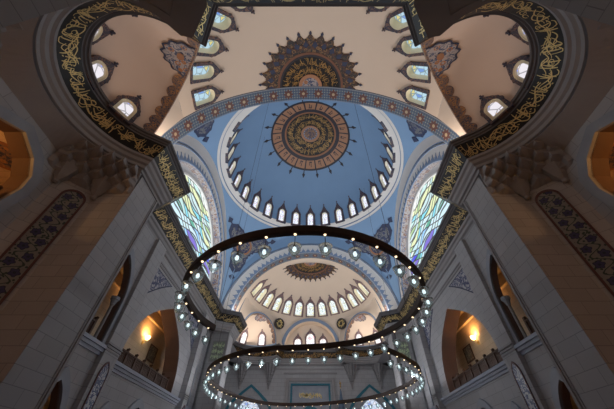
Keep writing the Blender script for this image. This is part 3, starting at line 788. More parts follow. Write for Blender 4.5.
def sweep(i0, i1, prof, s):
    V = []; F = []; U = []; L = 0; m = len(prof)
    pl = [0]
    for k in range(1, m): pl.append(pl[-1] + math.hypot(prof[k][0] - prof[k - 1][0], prof[k][1] - prof[k - 1][1]))
    for i in range(i0, i1 + 1):
        for k, (o, z) in enumerate(prof):
            q = Vector(path[i]) + NRM[i] * o
            V.append((-s * q.x, q.y, z)); U.append((ARC[i], pl[k]))
    for i in range(i1 - i0):
        for k in range(m - 1): F.append((i * m + k, (i + 1) * m + k, (i + 1) * m + k + 1, i * m + k + 1))
    return V, F, U
iF_ex0, iF_ex1 = 2, nF - 3
iB = nF
SEG = [('trim_cornice', 0, 2, 'script cornice above the viewer at the top of the photo, %s half', 0),
       ('trim_cornice', 2, nF - 3, 'curved black and gold script cornice ring around the near %s exedra', 0),
       ('trim_cornice', nF - 3, nF - 1, 'script cornice capping the near %s pier', 0),
       ('trim_cornice', nF - 1, nF, 'long script cornice below the %s stained glass window', 0),
       ('trim_cornice', nF, nF + 3, 'script cornice capping the far %s pier', 0),
       ('trim_cornice', nF + 3, len(path) - 3, 'curved script cornice around the far %s exedra', 1),
       ('trim_cornice', len(path) - 3, len(path) - 1, 'script cornice above the far prayer wall, %s half', 1)]
for s in (-1, 1):
    for nm, a, b_, lab, bk in SEG:
        e = empty(nm, Matrix.Identity(4)); struct(e, lab % ('left' if s < 0 else 'right'), 'cornice')
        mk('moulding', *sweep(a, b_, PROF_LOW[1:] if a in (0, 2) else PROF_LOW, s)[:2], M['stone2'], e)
        V, F, U = sweep(a, b_, PROF_BAND, s); mk('black_band', V, F, M['black'], e, U)
        bh = math.hypot(0.83, 1.2)
        def bmap(u, v):
            i = a
            while i < b_ - 1 and ARC[i + 1] < u: i += 1
            t = (u - ARC[i]) / (ARC[i + 1] - ARC[i]); o = lerp(0.95, 0.12, v / bh) - 0.03; z = lerp(20.4, 21.6, v / bh) - 0.02
            q = Vector(path[i]).lerp(Vector(path[i + 1]), t) + NRM[i].lerp(NRM[i + 1], t) * o
            return (-s * q.x, q.y, z)
        stt = strokes(ARC[a] + 0.1, ARC[b_] - 0.1, bh, 11 * a + (5 if s > 0 else 0), 1.15)
        fine = []
        for P, w in stt:
            Q = []
            for p, r in zip(P, P[1:]):
                n = max(1, int(math.hypot(r[0] - p[0], r[1] - p[1]) / 0.25)); Q += [(lerp(p[0], r[0], k / n), lerp(p[1], r[1], k / n)) for k in range(n)]
            fine.append((Q + [P[-1]], w))
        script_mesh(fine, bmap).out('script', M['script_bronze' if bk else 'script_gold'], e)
        mk('lip', *sweep(a, b_, PROF_LIP, s)[:2], M['lip'], e)

# ------------------------------------------------------------------ walls
def wall(name, o, u, outer, holes, mat, thick, label, cat='wall', hole_mat=None, kind=True, depth=None):
    """wall in plane through o, horizontal axis u, outline (u,z); depth = unit vector away from the room"""
    u = Vector(u); dp = Vector(depth)
    e = empty(name, Matrix.Translation(o))
    if kind: struct(e, label, cat)
    polys = [[Vector((p[0], p[1], 0)) for p in q] for q in [outer] + holes]
    flat = [p for q in polys for p in q]
    T = tessellate_polygon(polys)
    mk('wall_face', [u * p.x + Vector((0, 0, p.y)) for p in flat], [tuple(t) for t in T], M[mat], e, [(p.x + o[0] + o[1], p.y + o[2]) for p in flat])
    for q in holes:
        n = len(q); b = MB()
        V = [u * p[0] + Vector((0, 0, p[1])) for p in q]; V += [v + dp * thick for v in V]
        L = [0]
        for i in range(n): L.append(L[-1] + math.hypot(q[(i + 1) % n][0] - q[i][0], q[(i + 1) % n][1] - q[i][1]))
        b.add(V, [(i, (i + 1) % n, n + (i + 1) % n, n + i) for i in range(n)], [(L[i], 0) for i in range(n)] + [(L[i], thick) for i in range(n)])
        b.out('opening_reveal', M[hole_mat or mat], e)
    return e
def shift(P, dx, dz): return [(p[0] + dx, p[1] + dz) for p in P]
def archframe(parent, o, u, dp, P, Q, out, mat, name):
    """raised frame between outlines P (inner) and Q (outer) with equal counts"""
    b = MB(); u = Vector(u); dp = Vector(dp)
    w = lambda p, d: u * p[0] + Vector((0, 0, p[1])) - dp * d
    n = len(P); V = [w(p, out) for p in P] + [w(p, out) for p in Q] + [w(p, 0) for p in Q] + [w(p, -0.1) for p in P]
    F = []
    for i in range(n):
        j = (i + 1) % n
        F += [(i, j, n + j, n + i), (n + i, n + j, 2 * n + j, 2 * n + i), (i, j, 3 * n + j, 3 * n + i)]
    b.add(V, F, [(v.x + v.y, v.z) for v in V]); return b.out(name, M[mat], parent)

def balustrade(o, u, L, h, label):
    x = Vector(u)
    e = empty('balustrade', frame(o, x, (0, 0, 1))); tag(e, label, 'railing', 'walnut gallery railings')
    b = MB(); b.box(0, L, h - 0.14, h, -0.1, 0.1); b.out('handrail', M['wood'], e)
    b = MB(); b.box(0, L, 0, 0.14, -0.08, 0.08); b.out('bottom_rail', M['wood'], e)
    n = max(2, round(L / 1.9)); w = L / n
    for k in range(n + 1):
        b = MB(); c = min(L - 0.11, max(0.11, k * w)); b.box(c - 0.11, c + 0.11, 0, h + 0.25, -0.12, 0.12); b.lathe([(0, 0), (0.13, 0.02), (0.13, 0.12), (0, 0.25)], 6, (c, h + 0.2, 0)); b.out('post', M['wood'], e)
    for k in range(n):
        b = MB(); x0, x1 = k * w + 0.12, (k + 1) * w - 0.12
        b.box(x0, x1, 0.5, 0.56, -0.05, 0.05)
        b.box(x0, x1, h - 0.5, h - 0.44, -0.05, 0.05)
        m = 5
        for q in range(m):
            xa, xb = lerp(x0, x1, q / m), lerp(x0, x1, (q + 1) / m)
            for (p, r) in (((xa, 0.12, 0), (xb, h - 0.12, 0)), ((xb, 0.12, 0), (xa, h - 0.12, 0))):
                b.tube([p, r], 0.045, 4)
        b.box(x0, x1, 0.12, h - 0.12, -0.012, 0.0)
        b.out('lattice_panel', M['wood'], e)
    return e

def light_pt(loc, c, w, r=0.25):
    l = bpy.data.lights.new('lamp_light', 'POINT'); l.energy = w; l.color = c; l.shadow_soft_size = r
    o = bpy.data.objects.new('lamp_light', l); o.location = loc; COL.objects.link(o); return o
def light_area(loc, d, c, w, sx, sy, spread=180):
    l = bpy.data.lights.new('cove_light', 'AREA'); l.energy = w; l.color = c; l.shape = 'RECTANGLE'; l.size = sx; l.size_y = sy; l.spread = R_(spread)
    o = bpy.data.objects.new('cove_light', l); o.location = loc; o.rotation_euler = Vector(d).to_track_quat('-Z', 'Y').to_euler(); COL.objects.link(o); return o

WARM = (1.0, 0.62, 0.30); ORANGE = (1.0, 0.47, 0.14); COOL = (0.87, 0.93, 1.0)
def sconce(p, out, label, w, free=False, tint=None):
    """brass wall lamp on wall point p, out = direction into the room"""
    o = Vector(out); e = empty('wall_sconce', frame(p, Vector((0, 0, 1)).cross(o), (0, 0, 1), o)); tag(e, label, 'wall lamp')
    b = MB(); b.plate([(0.16 * cos(a), 0.28 * sin(a) - 0.5) for a in range(0, 360, 20)], [], 0.06); b.out('wall_plate', M['gold'], e)
    b = MB(); b.tube([(0, -0.5, 0.05), (0, -0.6, 0.25), (0, -0.35, 0.42), (0, -0.2, 0.42)], 0.04, 6); b.out('arm', M['gold'], e)
    b = MB(); b.lathe([(0.05, 0), (0.22, 0.1), (0.34, 0.38), (0.30, 0.5)], 14)
    b.V = [(v[0], v[2] - 0.22, v[1] + 0.42) for v in b.V]; b.out('glass_shade', M['sconce_glow'], e, True)
    l = bpy.data.lights.new('lamp_light', 'SPOT'); l.energy = w * 1.0; l.color = tint or ORANGE; l.shadow_soft_size = 0.12; l.spot_size = R_(165); l.spot_blend = 0.5
    lo = bpy.data.objects.new('lamp_light', l); COL.objects.link(lo); lo.location = Vector(p) + o * 0.6 + Vector((0, 0, 0.45))
    lo.rotation_euler = (Vector((0, 0, 0.45)) - o * 0.8 if not free else Vector((0, 0, 0.3)) + o).to_track_quat('-Z', 'Y').to_euler()
    return e

for s, nm in ((-1, 'left'), (1, 'right')):
    X = lambda v: -s * v                         # left-hand coordinates are negative
    dp = (s, 0, 0)
    # --- near and far piers
    for y0, y1, wh in ((15.5, 18.7, 'near'), (52.7, 55.9, 'far')):
        b = MB(); xa, xb = sorted((s * 15.0, s * 18.4)); b.box(xa, xb, y0, y1, FLOOR, 19.6)
        e = empty('wall_pier', Matrix.Identity(4)); struct(e, '%s stone pier under the %s end of the stained glass' % (wh + ' ' + nm, 'near' if wh == 'near' else 'far'), 'pier')
        b.out('shaft', M['stone'], e)
        b = MB(); ye = y1 if wh == 'near' else y0
        b.box(min(s * 14.92, s * 15.3), max(s * 14.92, s * 15.3), ye - 0.16, ye + 0.06, FLOOR, 19.0)
        b.box(min(s * 14.96, s * 15.1), max(s * 14.96, s * 15.1), ye - 0.36, ye - 0.26, FLOOR, 19.0)
        b.out('corner_bead', M['stone2'], e)
    # --- near bay
    A = shift(pointed(2.15, 15.2 - 7.8, 3.6), 22.05, 7.8)
    L1 = shift(pointed(1.5, 6.4, 3.6), 22.05, FLOOR + 0.02)
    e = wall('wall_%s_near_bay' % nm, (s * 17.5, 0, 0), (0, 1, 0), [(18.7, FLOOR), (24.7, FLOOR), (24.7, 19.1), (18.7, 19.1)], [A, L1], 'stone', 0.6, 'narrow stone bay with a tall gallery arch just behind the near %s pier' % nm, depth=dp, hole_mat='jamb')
    archframe(e, 0, (0, 1, 0), dp, A, shift(pointed(2.55, 15.9 - 7.8, 3.6), 22.05, 7.8), 0.15, 'greystone', 'arch_frame')
    archframe(e, 0, (0, 1, 0), dp, L1, shift(pointed(2.0, 7.2, 3.7), 22.05, FLOOR + 0.02), 0.2, 'greystone', 'lower_arch_frame')
    b = MB()
    for k, (z0, z1, ou) in enumerate(((7.1, 7.35, 0.12), (7.35, 7.6, 0.26), (7.6, 7.85, 0.4))): b.box(min(0, -s * ou), max(0, -s * ou), 18.7, 24.7, z0, z1)
    b.out('sill', M['sill'], e)
    # --- pilasters
    for y0, y1, wh in ((24.7, 26.8, 'near'), (44.6, 46.2, 'far')):
        b = MB(); b.box(*sorted((s * 17.1, s * 18.2)), y0, y1, FLOOR, 19.1); e = empty('wall_pilaster', Matrix.Identity(4)); struct(e, 'stone pilaster at the %s end of the great %s gallery arch' % (wh, nm), 'pilaster')
        b.out('shaft', M['stone'], e)
        b = MB()
        for q in range(3): b.box(*sorted((s * (17.1 - 0.05 * (q + 1)), s * 17.3)), y0 - 0.03, y1 + 0.03, 7.55 + 0.22 * q, 7.65 + 0.22 * q)
        b.out('capital_lines', M['stone2'], e)
        yc = (y0 + y1) / 2
        c = empty('tile_panel', frame((s * 17.1, yc, FLOOR + 1.5), (0, -s, 0), (0, 0, 1), (-s, 0, 0)))
        tag(c, 'narrow blue flowered tile panel with pointed top on the %s %s pilaster' % (wh, nm), 'tile panel')
        b = MB(); b.plate(pointed(0.5, 6.9, 6.0), [], 0.06); b.out('tiles', M['bluetile'], c)
        b = MB(); O = pointed(0.6, 7.05, 6.0); b.plate([(p[0], p[1] - (0.12 if p[1] == 0 else 0)) for p in O], [[(p[0], p[1]) for p in pointed(0.5, 6.9, 6.0)]], 0.09); b.out('border', M['tileborder'], c)
    # --- main bay
    yc = 34.7
    half = [(6.9, 0), (6.85, 1.2), (6.65, 2.5), (6.1, 3.85), (5.1, 5.1), (4.05, 5.95), (3.0, 6.6), (1.5, 7.4)]
    A = shift(half + [(0, 8.15)] + [(-p[0], p[1]) for p in reversed(half)], 35.0, 7.5)
    LW = [shift(pointed(w, h, h * 0.6), y, FLOOR + 0.02) for y, w, h in ((29.3, 1.15, 5.6), (34.7, 2.1, 6.7), (40.1, 1.15, 5.6))]
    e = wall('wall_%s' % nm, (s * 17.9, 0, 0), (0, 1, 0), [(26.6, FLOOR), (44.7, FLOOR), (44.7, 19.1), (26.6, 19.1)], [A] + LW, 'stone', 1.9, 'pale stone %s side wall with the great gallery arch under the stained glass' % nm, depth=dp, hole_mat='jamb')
    for P_, (y, w, h) in zip(LW, ((29.3, 1.15, 5.6), (34.7, 2.1, 6.7), (40.1, 1.15, 5.6))):
        archframe(e, 0, (0, 1, 0), dp, P_, shift(pointed(w + 0.45, h + 0.75, h * 0.6), y, FLOOR + 0.02), 0.2, 'greystone', 'lower_arch_frame')
    b = MB()
    for z0, z1, ou in ((6.75, 6.98, 0.12), (6.98, 7.22, 0.26), (7.22, 7.5, 0.42)): b.box(min(0, -s * ou), max(0, -s * ou), 26.8, 44.6, z0, z1)
    b.out('sill', M['sill'], e)
    b = MB()
    for (z0, z1) in ((17.75, 17.9), (18.15, 18.3)): b.box(min(0, -s * .12), max(0, -s * .12), 26.8, 44.6, z0, z1)
    b.out('frieze_lines', M['stone2'], e)
    # spandrel tiles
    for q, (sg, yk) in enumerate(((1, 27.15), (-1, 42.25 + 2.0))):
        pts = [(0, 0), (0, -3.6)] + [(lerp(0, 5.0, t) + 0.0, -3.6 * (1 - t) ** 1.25) for t in (0.15, 0.3, 0.45, 0.6, 0.8)] + [(5.0, 0)]
        c = empty('spandrel_tiles', frame((s * 17.9, yk, 17.3), (0, 1, 0), (0, 0, 1), (-s, 0, 0)))
        tag(c, 'triangular blue flowered tile panel at the upper %s corner of the great %s gallery arch' % ('near' if q == 0 else 'far', nm), 'tile panel')
        P2 = [(sg * p[0], p[1]) for p in pts]
        b = MB(); b.plate(P2, [], 0.06); b.out('tiles', M['bluetile'], c)
        b = MB(); O = [(-0.15 * sg, 0.15), (-0.15 * sg, -3.95)] + [(p[0] + 0.08 * sg, p[1] - 0.14) for p in P2[2:-1]] + [(5.4 * sg, 0.15)]; b.plate(O, [], 0.03); b.out('border', M['darkblue'], c)
    # --- far bay
    A = shift(pointed(1.9, 15.0 - 7.5, 3.6), 48.2, 7.5)
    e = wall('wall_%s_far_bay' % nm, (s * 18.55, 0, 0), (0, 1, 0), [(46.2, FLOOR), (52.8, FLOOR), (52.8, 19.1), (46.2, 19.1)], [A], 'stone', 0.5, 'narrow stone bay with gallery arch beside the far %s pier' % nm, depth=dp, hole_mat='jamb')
    archframe(e, 0, (0, 1, 0), dp, A, shift(pointed(2.3, 15.7 - 7.5, 3.6), 48.2, 7.5), 0.15, 'greystone', 'arch_frame')
    b = MB(); b.box(min(0, -s * .3), max(0, -s * .3), 46.2, 52.7, 7.0, 7.5); b.out('sill', M['sill'], e)
    # --- gallery behind (lit from within by its wall lamps)
    b = MB(); xa, xb = s * 21.8, s * 18.8
    g = lambda c: b.add(c, [(0, 1, 2, 3)], [((p[1] if c[0][0] == c[2][0] else p[0]), (p[2] if c[0][2] != c[2][2] else p[1])) for p in c])
    g([(xa, 18.0, 7.3), (xa, 53, 7.3), (xa, 53, 16.6), (xa, 18.0, 16.6)])
    g([(xa, 18.0, 16.6), (xa, 53, 16.6), (xb, 53, 16.6), (xb, 18.0, 16.6)])
    g([(xa, 18.0, 7.3), (xa, 53, 7.3), (xb, 53, 7.3), (xb, 18.0, 7.3)])
    for y in (18.0, 53): g([(xa, y, 7.3), (xb, y, 7.3), (xb, y, 16.6), (xa, y, 16.6)])
    g([(xa, 18.0, FLOOR), (xa, 53, FLOOR), (xa, 53, 7.0), (xa, 18.0, 7.0)])
    g([(xa, 18.0, 7.0), (xa, 53, 7.0), (xb, 53, 7.0), (xb, 18.0, 7.0)])
    for y in (18.0, 53): g([(xa, y, FLOOR), (xb, y, FLOOR), (xb, y, 7.0), (xa, y, 7.0)])
    o = b.out('wall_%s_gallery' % nm, M['gallery']); struct(o, 'honey coloured gallery corridor behind the %s side arches' % nm, 'gallery')
    b = MB(); b.box(*sorted((s * 21.5, s * 21.8)), 18, 53, 15.2, 15.5); b.out('cornice_line', M['gallery'], o)
    balustrade((s * 18.5, yc - 6.5, 7.5), (0, 1, 0), 13.0, 1.5, 'long dark walnut railing across the great %s gallery arch' % nm)
    balustrade((s * 18.1, 19.95, 7.85), (0, 1, 0), 3.3, 1.5, 'short dark walnut railing in the tall arch behind the near %s pier' % nm)
    balustrade((s * 19.1, 47.2, 7.5), (0, 1, 0), 2.85, 1.5, 'short dark walnut railing in the arch beside the far %s pier' % nm)
    # marble colonnettes
    for y, xx, z0, wh in ((23.75, 17.85, 7.85, 'near'), (46.75, 18.9, 7.5, 'far')):
        c = empty('colonnette', Matrix.Translation((s * xx, y, z0))); tag(c, 'slender marble colonnette at the jamb of the %s %s gallery arch' % (wh, nm), 'column')
        b = MB(); b.lathe([(0.2, 0), (0.2, 0.25), (0.14, 0.35), (0.13, 3.2)], 12); b.out('shaft', M['marble'], c, True)
        b = MB(); b.lathe([(0.16, 3.1), (0.2, 3.15), (0.2, 3.25), (0.3, 3.55), (0.38, 3.6), (0.38, 3.85), (0, 3.85)], 8); b.out('capital', M['greystone'], c)
    sconce((s * 21.8, 37.7, 12.9), (-s, 0, 0), 'lit golden wall lamp seen through the great %s gallery arch' % nm, 330)
    sconce((s * 21.8, 31.5, 12.6), (-s, 0, 0), 'golden wall lamp in the gallery between the near and great arches on the %s' % nm, 700)
    sconce((s * 21.8, 51.0, 12.6), (-s, 0, 0), 'golden wall lamp inside the gallery arch beside the far %s pier' % nm, 600)
    sconce((s * 21.8, 23.6, 4.0), (-s, 0, 0), 'golden wall lamp low behind the ground arch beside the near %s pier' % nm, 420)
    c = empty('wall_picture', frame((s * 21.78, 41.0, 12.0), (0, -s, 0), (0, 0, 1), (-s, 0, 0))); tag(c, 'dark framed patterned panel on the %s gallery wall beside the lamp' % nm, 'picture')
    b = MB(); b.plate([(-1.0, -0.8), (1.0, -0.8), (1.0, 0.8), (-1.0, 0.8)], [], 0.05); b.out('panel', M['picture'], c)
    b = MB(); b.plate([(-1.15, -0.95), (1.15, -0.95), (1.15, 0.95), (-1.15, 0.95)], [[(-1.0, -0.8), (1.0, -0.8), (1.0, 0.8), (-1.0, 0.8)]], 0.1); b.out('frame', M['wood'], c)
    # --- near exedra walls (polygon A..F)
    PT = [(15.0, 15.47), (17.8, 15.47), (19.7, 13.6), (19.7, 4.0), (17.8, 2.1), (9.5, 2.1), (9.5, -8.0)]
    def seg(i, holes, label, **k):
        p, q = Vector(PT[i]), Vector(PT[i + 1]); L = (q - p).length; d = (q - p) / L
        u = (s * d.x, d.y, 0); nn = Vector((d.y, -d.x)) * 1.0    # outward for left-hand coordinates mirrored below
        c = Vector((12.1, 8.8)); 
        if nn.dot((p + q) / 2 - c) < 0: nn = -nn
        return wall('wall_%s_exedra' % nm, (s * p.x, p.y, 0), u, [(0, FLOOR), (L, FLOOR), (L, 19.1), (0, 19.1)], holes, 'stone', 1.3, label, depth=(s * nn.x, nn.y, 0), **k), u, (s * nn.x, nn.y, 0), L
    e, u, d_, L = seg(0, [], 'narrow stone face of the near %s pier toward the exedra' % nm)
    e, u, d_, L = seg(1, [], 'slanted stone face carrying the long dark tile panel beside the near %s pier' % nm)
    p = Vector((s * PT[1][0], PT[1][1], 0)) + Vector(u) * 1.05
    c = empty('long_tile_panel', frame((p.x, p.y, 0.0), Vector((0, 0, 1)).cross(-Vector(d_)), (0, 0, 1), -Vector(d_))); tag(c, 'long round topped navy flowered tile panel beside the near %s pier' % nm, 'tile panel')
    O1 = [(p_[0], p_[1]) for p_ in pointed(0.68, 16.0, 15.3, 10)]; O2 = pointed(0.82, 16.2, 15.35, 10)
    b = MB(); b.plate(O1, [], 0.06); b.out('tiles', M['darktile'], c)
    b = MB(); b.plate([(p_[0], p_[1] - (0.15 if p_[1] == 0 else 0)) for p_ in O2], [O1], 0.1); b.out('border', M['tileborder'], c)
    NI = shift([(-2.1, 0), (2.1, 0), (2.55, 2.2), (2.4, 3.3), (1.6, 4.3), (0, 5.1), (-1.6, 4.3), (-2.4, 3.3), (-2.55, 2.2)], 3.9, 11.6)
    NO = shift([(-2.7, -0.3), (2.7, -0.3), (3.2, 2.2), (3.05, 3.6), (2.0, 4.95), (0, 5.9), (-2.0, 4.95), (-3.05, 3.6), (-3.2, 2.2)], 3.9, 11.6)
    e, u, d_, L = seg(2, [NI], 'stone exedra wall with a lit gallery niche on the far %s of the photo' % nm, hole_mat='nicheshade')
    archframe(e, 0, u, d_, NI, NO, 0.25, 'greystone', 'arch_frame')
    seg(3, [], 'slanted stone corner of the near %s exedra closest to the viewer' % nm)
    seg(4, [], 'stone end wall of the near %s exedra' % nm)
    seg(5, [], 'stone side wall of the entrance recess at the top %s corner of the photo' % nm)
    # niche gallery room
    b = MB(); xa, xb = s * 20.8, s * 27.0
    g([(xb, 1.5, 11.3), (xb, 16.0, 11.3), (xb, 16.0, 17.6), (xb, 1.5, 17.6)])
    g([(xa, 1.5, 11.3), (xb, 1.5, 11.3), (xb, 16.0, 11.3), (xa, 16.0, 11.3)])
    g([(xa, 1.5, 17.6), (xb, 1.5, 17.6), (xb, 16.0, 17.6), (xa, 16.0, 17.6)])
    for y in (1.5, 16.0): g([(xa, y, 11.3), (xb, y, 11.3), (xb, y, 17.6), (xa, y, 17.6)])
    o = b.out('wall_%s_niche_room' % nm, M['gallery']); struct(o, 'orange lit room behind the %s exedra niche' % nm, 'gallery')
    c = empty('ceiling_medallion', Matrix.Translation((s * 23.6, 12.3, 17.6))); tag(c, 'brown round scroll medallion on the orange ceiling in the %s exedra niche' % nm, 'medallion')
    b = MB(); b.lathe([(0, -0.05), (1.35, -0.05), (1.35, 0)], 32); b.U = [(v[0], v[1]) for v in b.V]; b.out('scroll_disc', M['scroll'], c)
    b = MB(); b.lathe([(1.3, 0), (1.3, -0.09), (1.5, -0.09), (1.5, 0)], 32); b.out('rim', M['copper'], c)
    balustrade((s * 20.2, 7.55, 11.62), (0, 1, 0), 4.3, 1.5, 'dark walnut railing in the orange lit %s exedra niche' % nm)
    light_pt((s * 23.5, 6.5, 14.0), ORANGE, 420, 0.3)
    # sconces on the exedra end wall (they tint the pier faces)
    sconce((s * 15.2, 2.1, 8.0), (0, 1, 0), 'golden wall lamp on the %s exedra end wall' % nm, 280, True, (1.0, 0.38, 0.10))
    # soffit between walls and cornice ring
    b = MB(); rr = arc_pts((12.1, 8.8), 6.5, 118, -108, 40)
    def onpoly(a):
        # hit polygon from exedra centre at angle a (right-hand coordinates)
        best = None; dx, dy = cos(a), sin(a)
        for i in range(5):
            x1, y1 = PT[i][0] - 12.1, PT[i][1] - 8.8; x2, y2 = PT[i + 1][0] - 12.1, PT[i + 1][1] - 8.8
            den = dx * (y2 - y1) - dy * (x2 - x1)
            if abs(den) < 1e-9: continue
            t = (x1 * (y2 - y1) - y1 * (x2 - x1)) / den; w_ = (x1 * dy - y1 * dx) / den
            if t > 0 and -0.01 <= w_ <= 1.01: best = t if best is None else min(best, t)
        return best or 8.0
    def sof(i, j):
        a = lerp(66, -112, i / 60); r = lerp(onpoly(a) + 0.02, 6.45, j)
        return (s * (12.1 + r * cos(a)), 8.8 + r * sin(a), lerp(18.0, 19.02, j)), (i * 0.5, j)
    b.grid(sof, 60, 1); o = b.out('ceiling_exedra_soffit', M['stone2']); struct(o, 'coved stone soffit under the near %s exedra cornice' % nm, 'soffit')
    # muqarnas corbels
    def muq(a0, a1, cells, z0, label, tips, amp=1.05, rb=6.35):
        c = empty('muqarnas_corbel', Matrix.Translation((s * 12.1, 8.8, z0))); tag(c, label, 'carved corbel')
        n = cells * 4; T = 4; b = MB(); rows = []
        for t in range(T):
            row = []
            for i in range(n + 1):
                a = lerp(a0, a1, i / n); rp = onpoly(a); tt = (t + 0.4) / T
                fade = math.sin(PI * i / n) ** 0.35 if 0 < i < n else 0
                ph = (i + (2 if t % 2 else 0)) % 4; zz = abs(ph - 2) / 2.0
                r = lerp(rp + 0.02, rb, tt * (0.35 + 0.65 * fade)) - amp * zz * fade * (0.6 + tt * 0.4)
                row.append((s * r * cos(a), r * sin(a)))
            rows.append(row)
        H = (19.1 - z0) / T
        full = []
        for t in range(T):
            for zq in (t * H + (0.35 * H if t else 0), (t + 1) * H):
                full.append([(p[0], p[1], zq) for p in rows[t]])
        b.grid(lambda i, j: (full[j][i], (i * 0.3, j * 0.4)), n, len(full) - 1)
        # wall-side closing skirt
        b.grid(lambda i, j: (full[0][i] if j else (s * (onpoly(lerp(a0, a1, i / n)) + 0.05) * cos(lerp(a0, a1, i / n)), (onpoly(lerp(a0, a1, i / n)) + 0.05) * sin(lerp(a0, a1, i / n)), -0.25), (i * .3, j)), n, 1)
        b.out('carved_tiers', M['stone2'], c)
        for a in tips:
            r = onpoly(a) - 0.25; b = MB()
            b.lathe([(0.06, -1.05), (0.24, -0.95), (0.2, -0.7), (0.5, -0.3), (0.85, 0.5), (1.0, 1.0)], 6, (s * r * cos(a), r * sin(a), 0)); b.out('pendant', M['stone2'], c)
    muq(66, 23, 5, 16.9, 'carved muqarnas corbel above the long tile panel by the near %s pier' % nm, (49.6, 32.3))
    muq(-23, -80, 7, 16.9, 'dark carved muqarnas corbel at the outer %s edge of the photo' % nm, (-32.3, -49.6), 0.45, 6.9)
    b = MB(); q = [(5.5, 1.0), (12.2, 1.0), (12.1, 2.4), (10.4, 2.7), (8.9, 3.5), (7.9, 4.5), (7.2, 4.6), (5.9, 3.0)]
    b.add([(s * x_, y_, 19.04) for x_, y_ in q], [tuple(range(8))]); o = b.out('trim_corner_soffit', M['stone2']); struct(o, 'stone soffit where the %s exedra cornice meets the front cornice' % nm, 'soffit')
    # --- rear side walls beside far exedra
    b = MB(); b.box(*sorted((s * 19.7, s * 20.4)), 55.9, 74.0, FLOOR, 22.4); b.box(*sorted((s * 18.2, s * 20.0)), 52.7, 55.9, FLOOR, 22.3)
    o = b.out('wall_%s_rear' % nm, M['stone']); struct(o, 'stone wall behind the far %s pier' % nm, 'wall')
    # upper filler wall behind the cornice ledge
    b = MB(); b.box(*sorted((s * 18.0, s * 20.3)), 18.7, 52.7, 19.0, 22.35); o = b.out('wall_%s_ledge' % nm, M['stone2']); struct(o, 'stone ledge carrying the %s stained glass' % nm, 'ledge')
    # green script panels on the far piers
    c = empty('calligraphy_tablet', frame((s * 16.5, 52.7, 15.9), (1, 0, 0), (0, 0, 1), (0, -1, 0))); tag(c, 'square pale green script panel on the far %s pier' % nm, 'plaque')
    b = MB(); b.plate([(-1.05, -1.55), (1.05, -1.55), (1.05, 1.55), (-1.05, 1.55)], [], 0.05); b.out('slab', M['sage'], c)
    b = MB()
    for q in range(3):
        t = script_mesh(strokes(-1.0, 1.0, 0.95, 60 + q + s, 0.5) + strokes(-1.0, 1.0, 0.95, 70 + q + s, 0.5), lambda u, v: (u, v - 1.45 + q * 0.98, 0.065)); b.add(t.V, t.F)
    b.out('script', M['script_green'], c)
    b = MB(); b.plate([(-1.2, -1.7), (1.2, -1.7), (1.2, 1.7), (-1.2, 1.7)], [[(-1.05, -1.55), (1.05, -1.55), (1.05, 1.55), (-1.05, 1.55)]], 0.09); b.out('border', M['stone2'], c)

# entrance recess behind the viewer
b = MB(); b.box(-9.7, 9.7, -8.3, -8.0, FLOOR, 19.2); b.box(-9.7, 9.7, -8.2, 1.8, 19.05, 19.3); o = b.out('wall_front', M['stone']); struct(o, 'plain wall and ceiling of the entrance recess behind the viewer', 'wall')

# ------------------------------------------------------------------ far (prayer) wall
YW = 74.0
e = empty('wall_back', Matrix.Identity(4)); struct(e, 'pale stone prayer wall at the far end', 'wall')
b = MB(); b.box(-20.4, 20.4, YW, YW + 0.6, FLOOR, 22.4); b.out('wall_face', M['stone'], e)
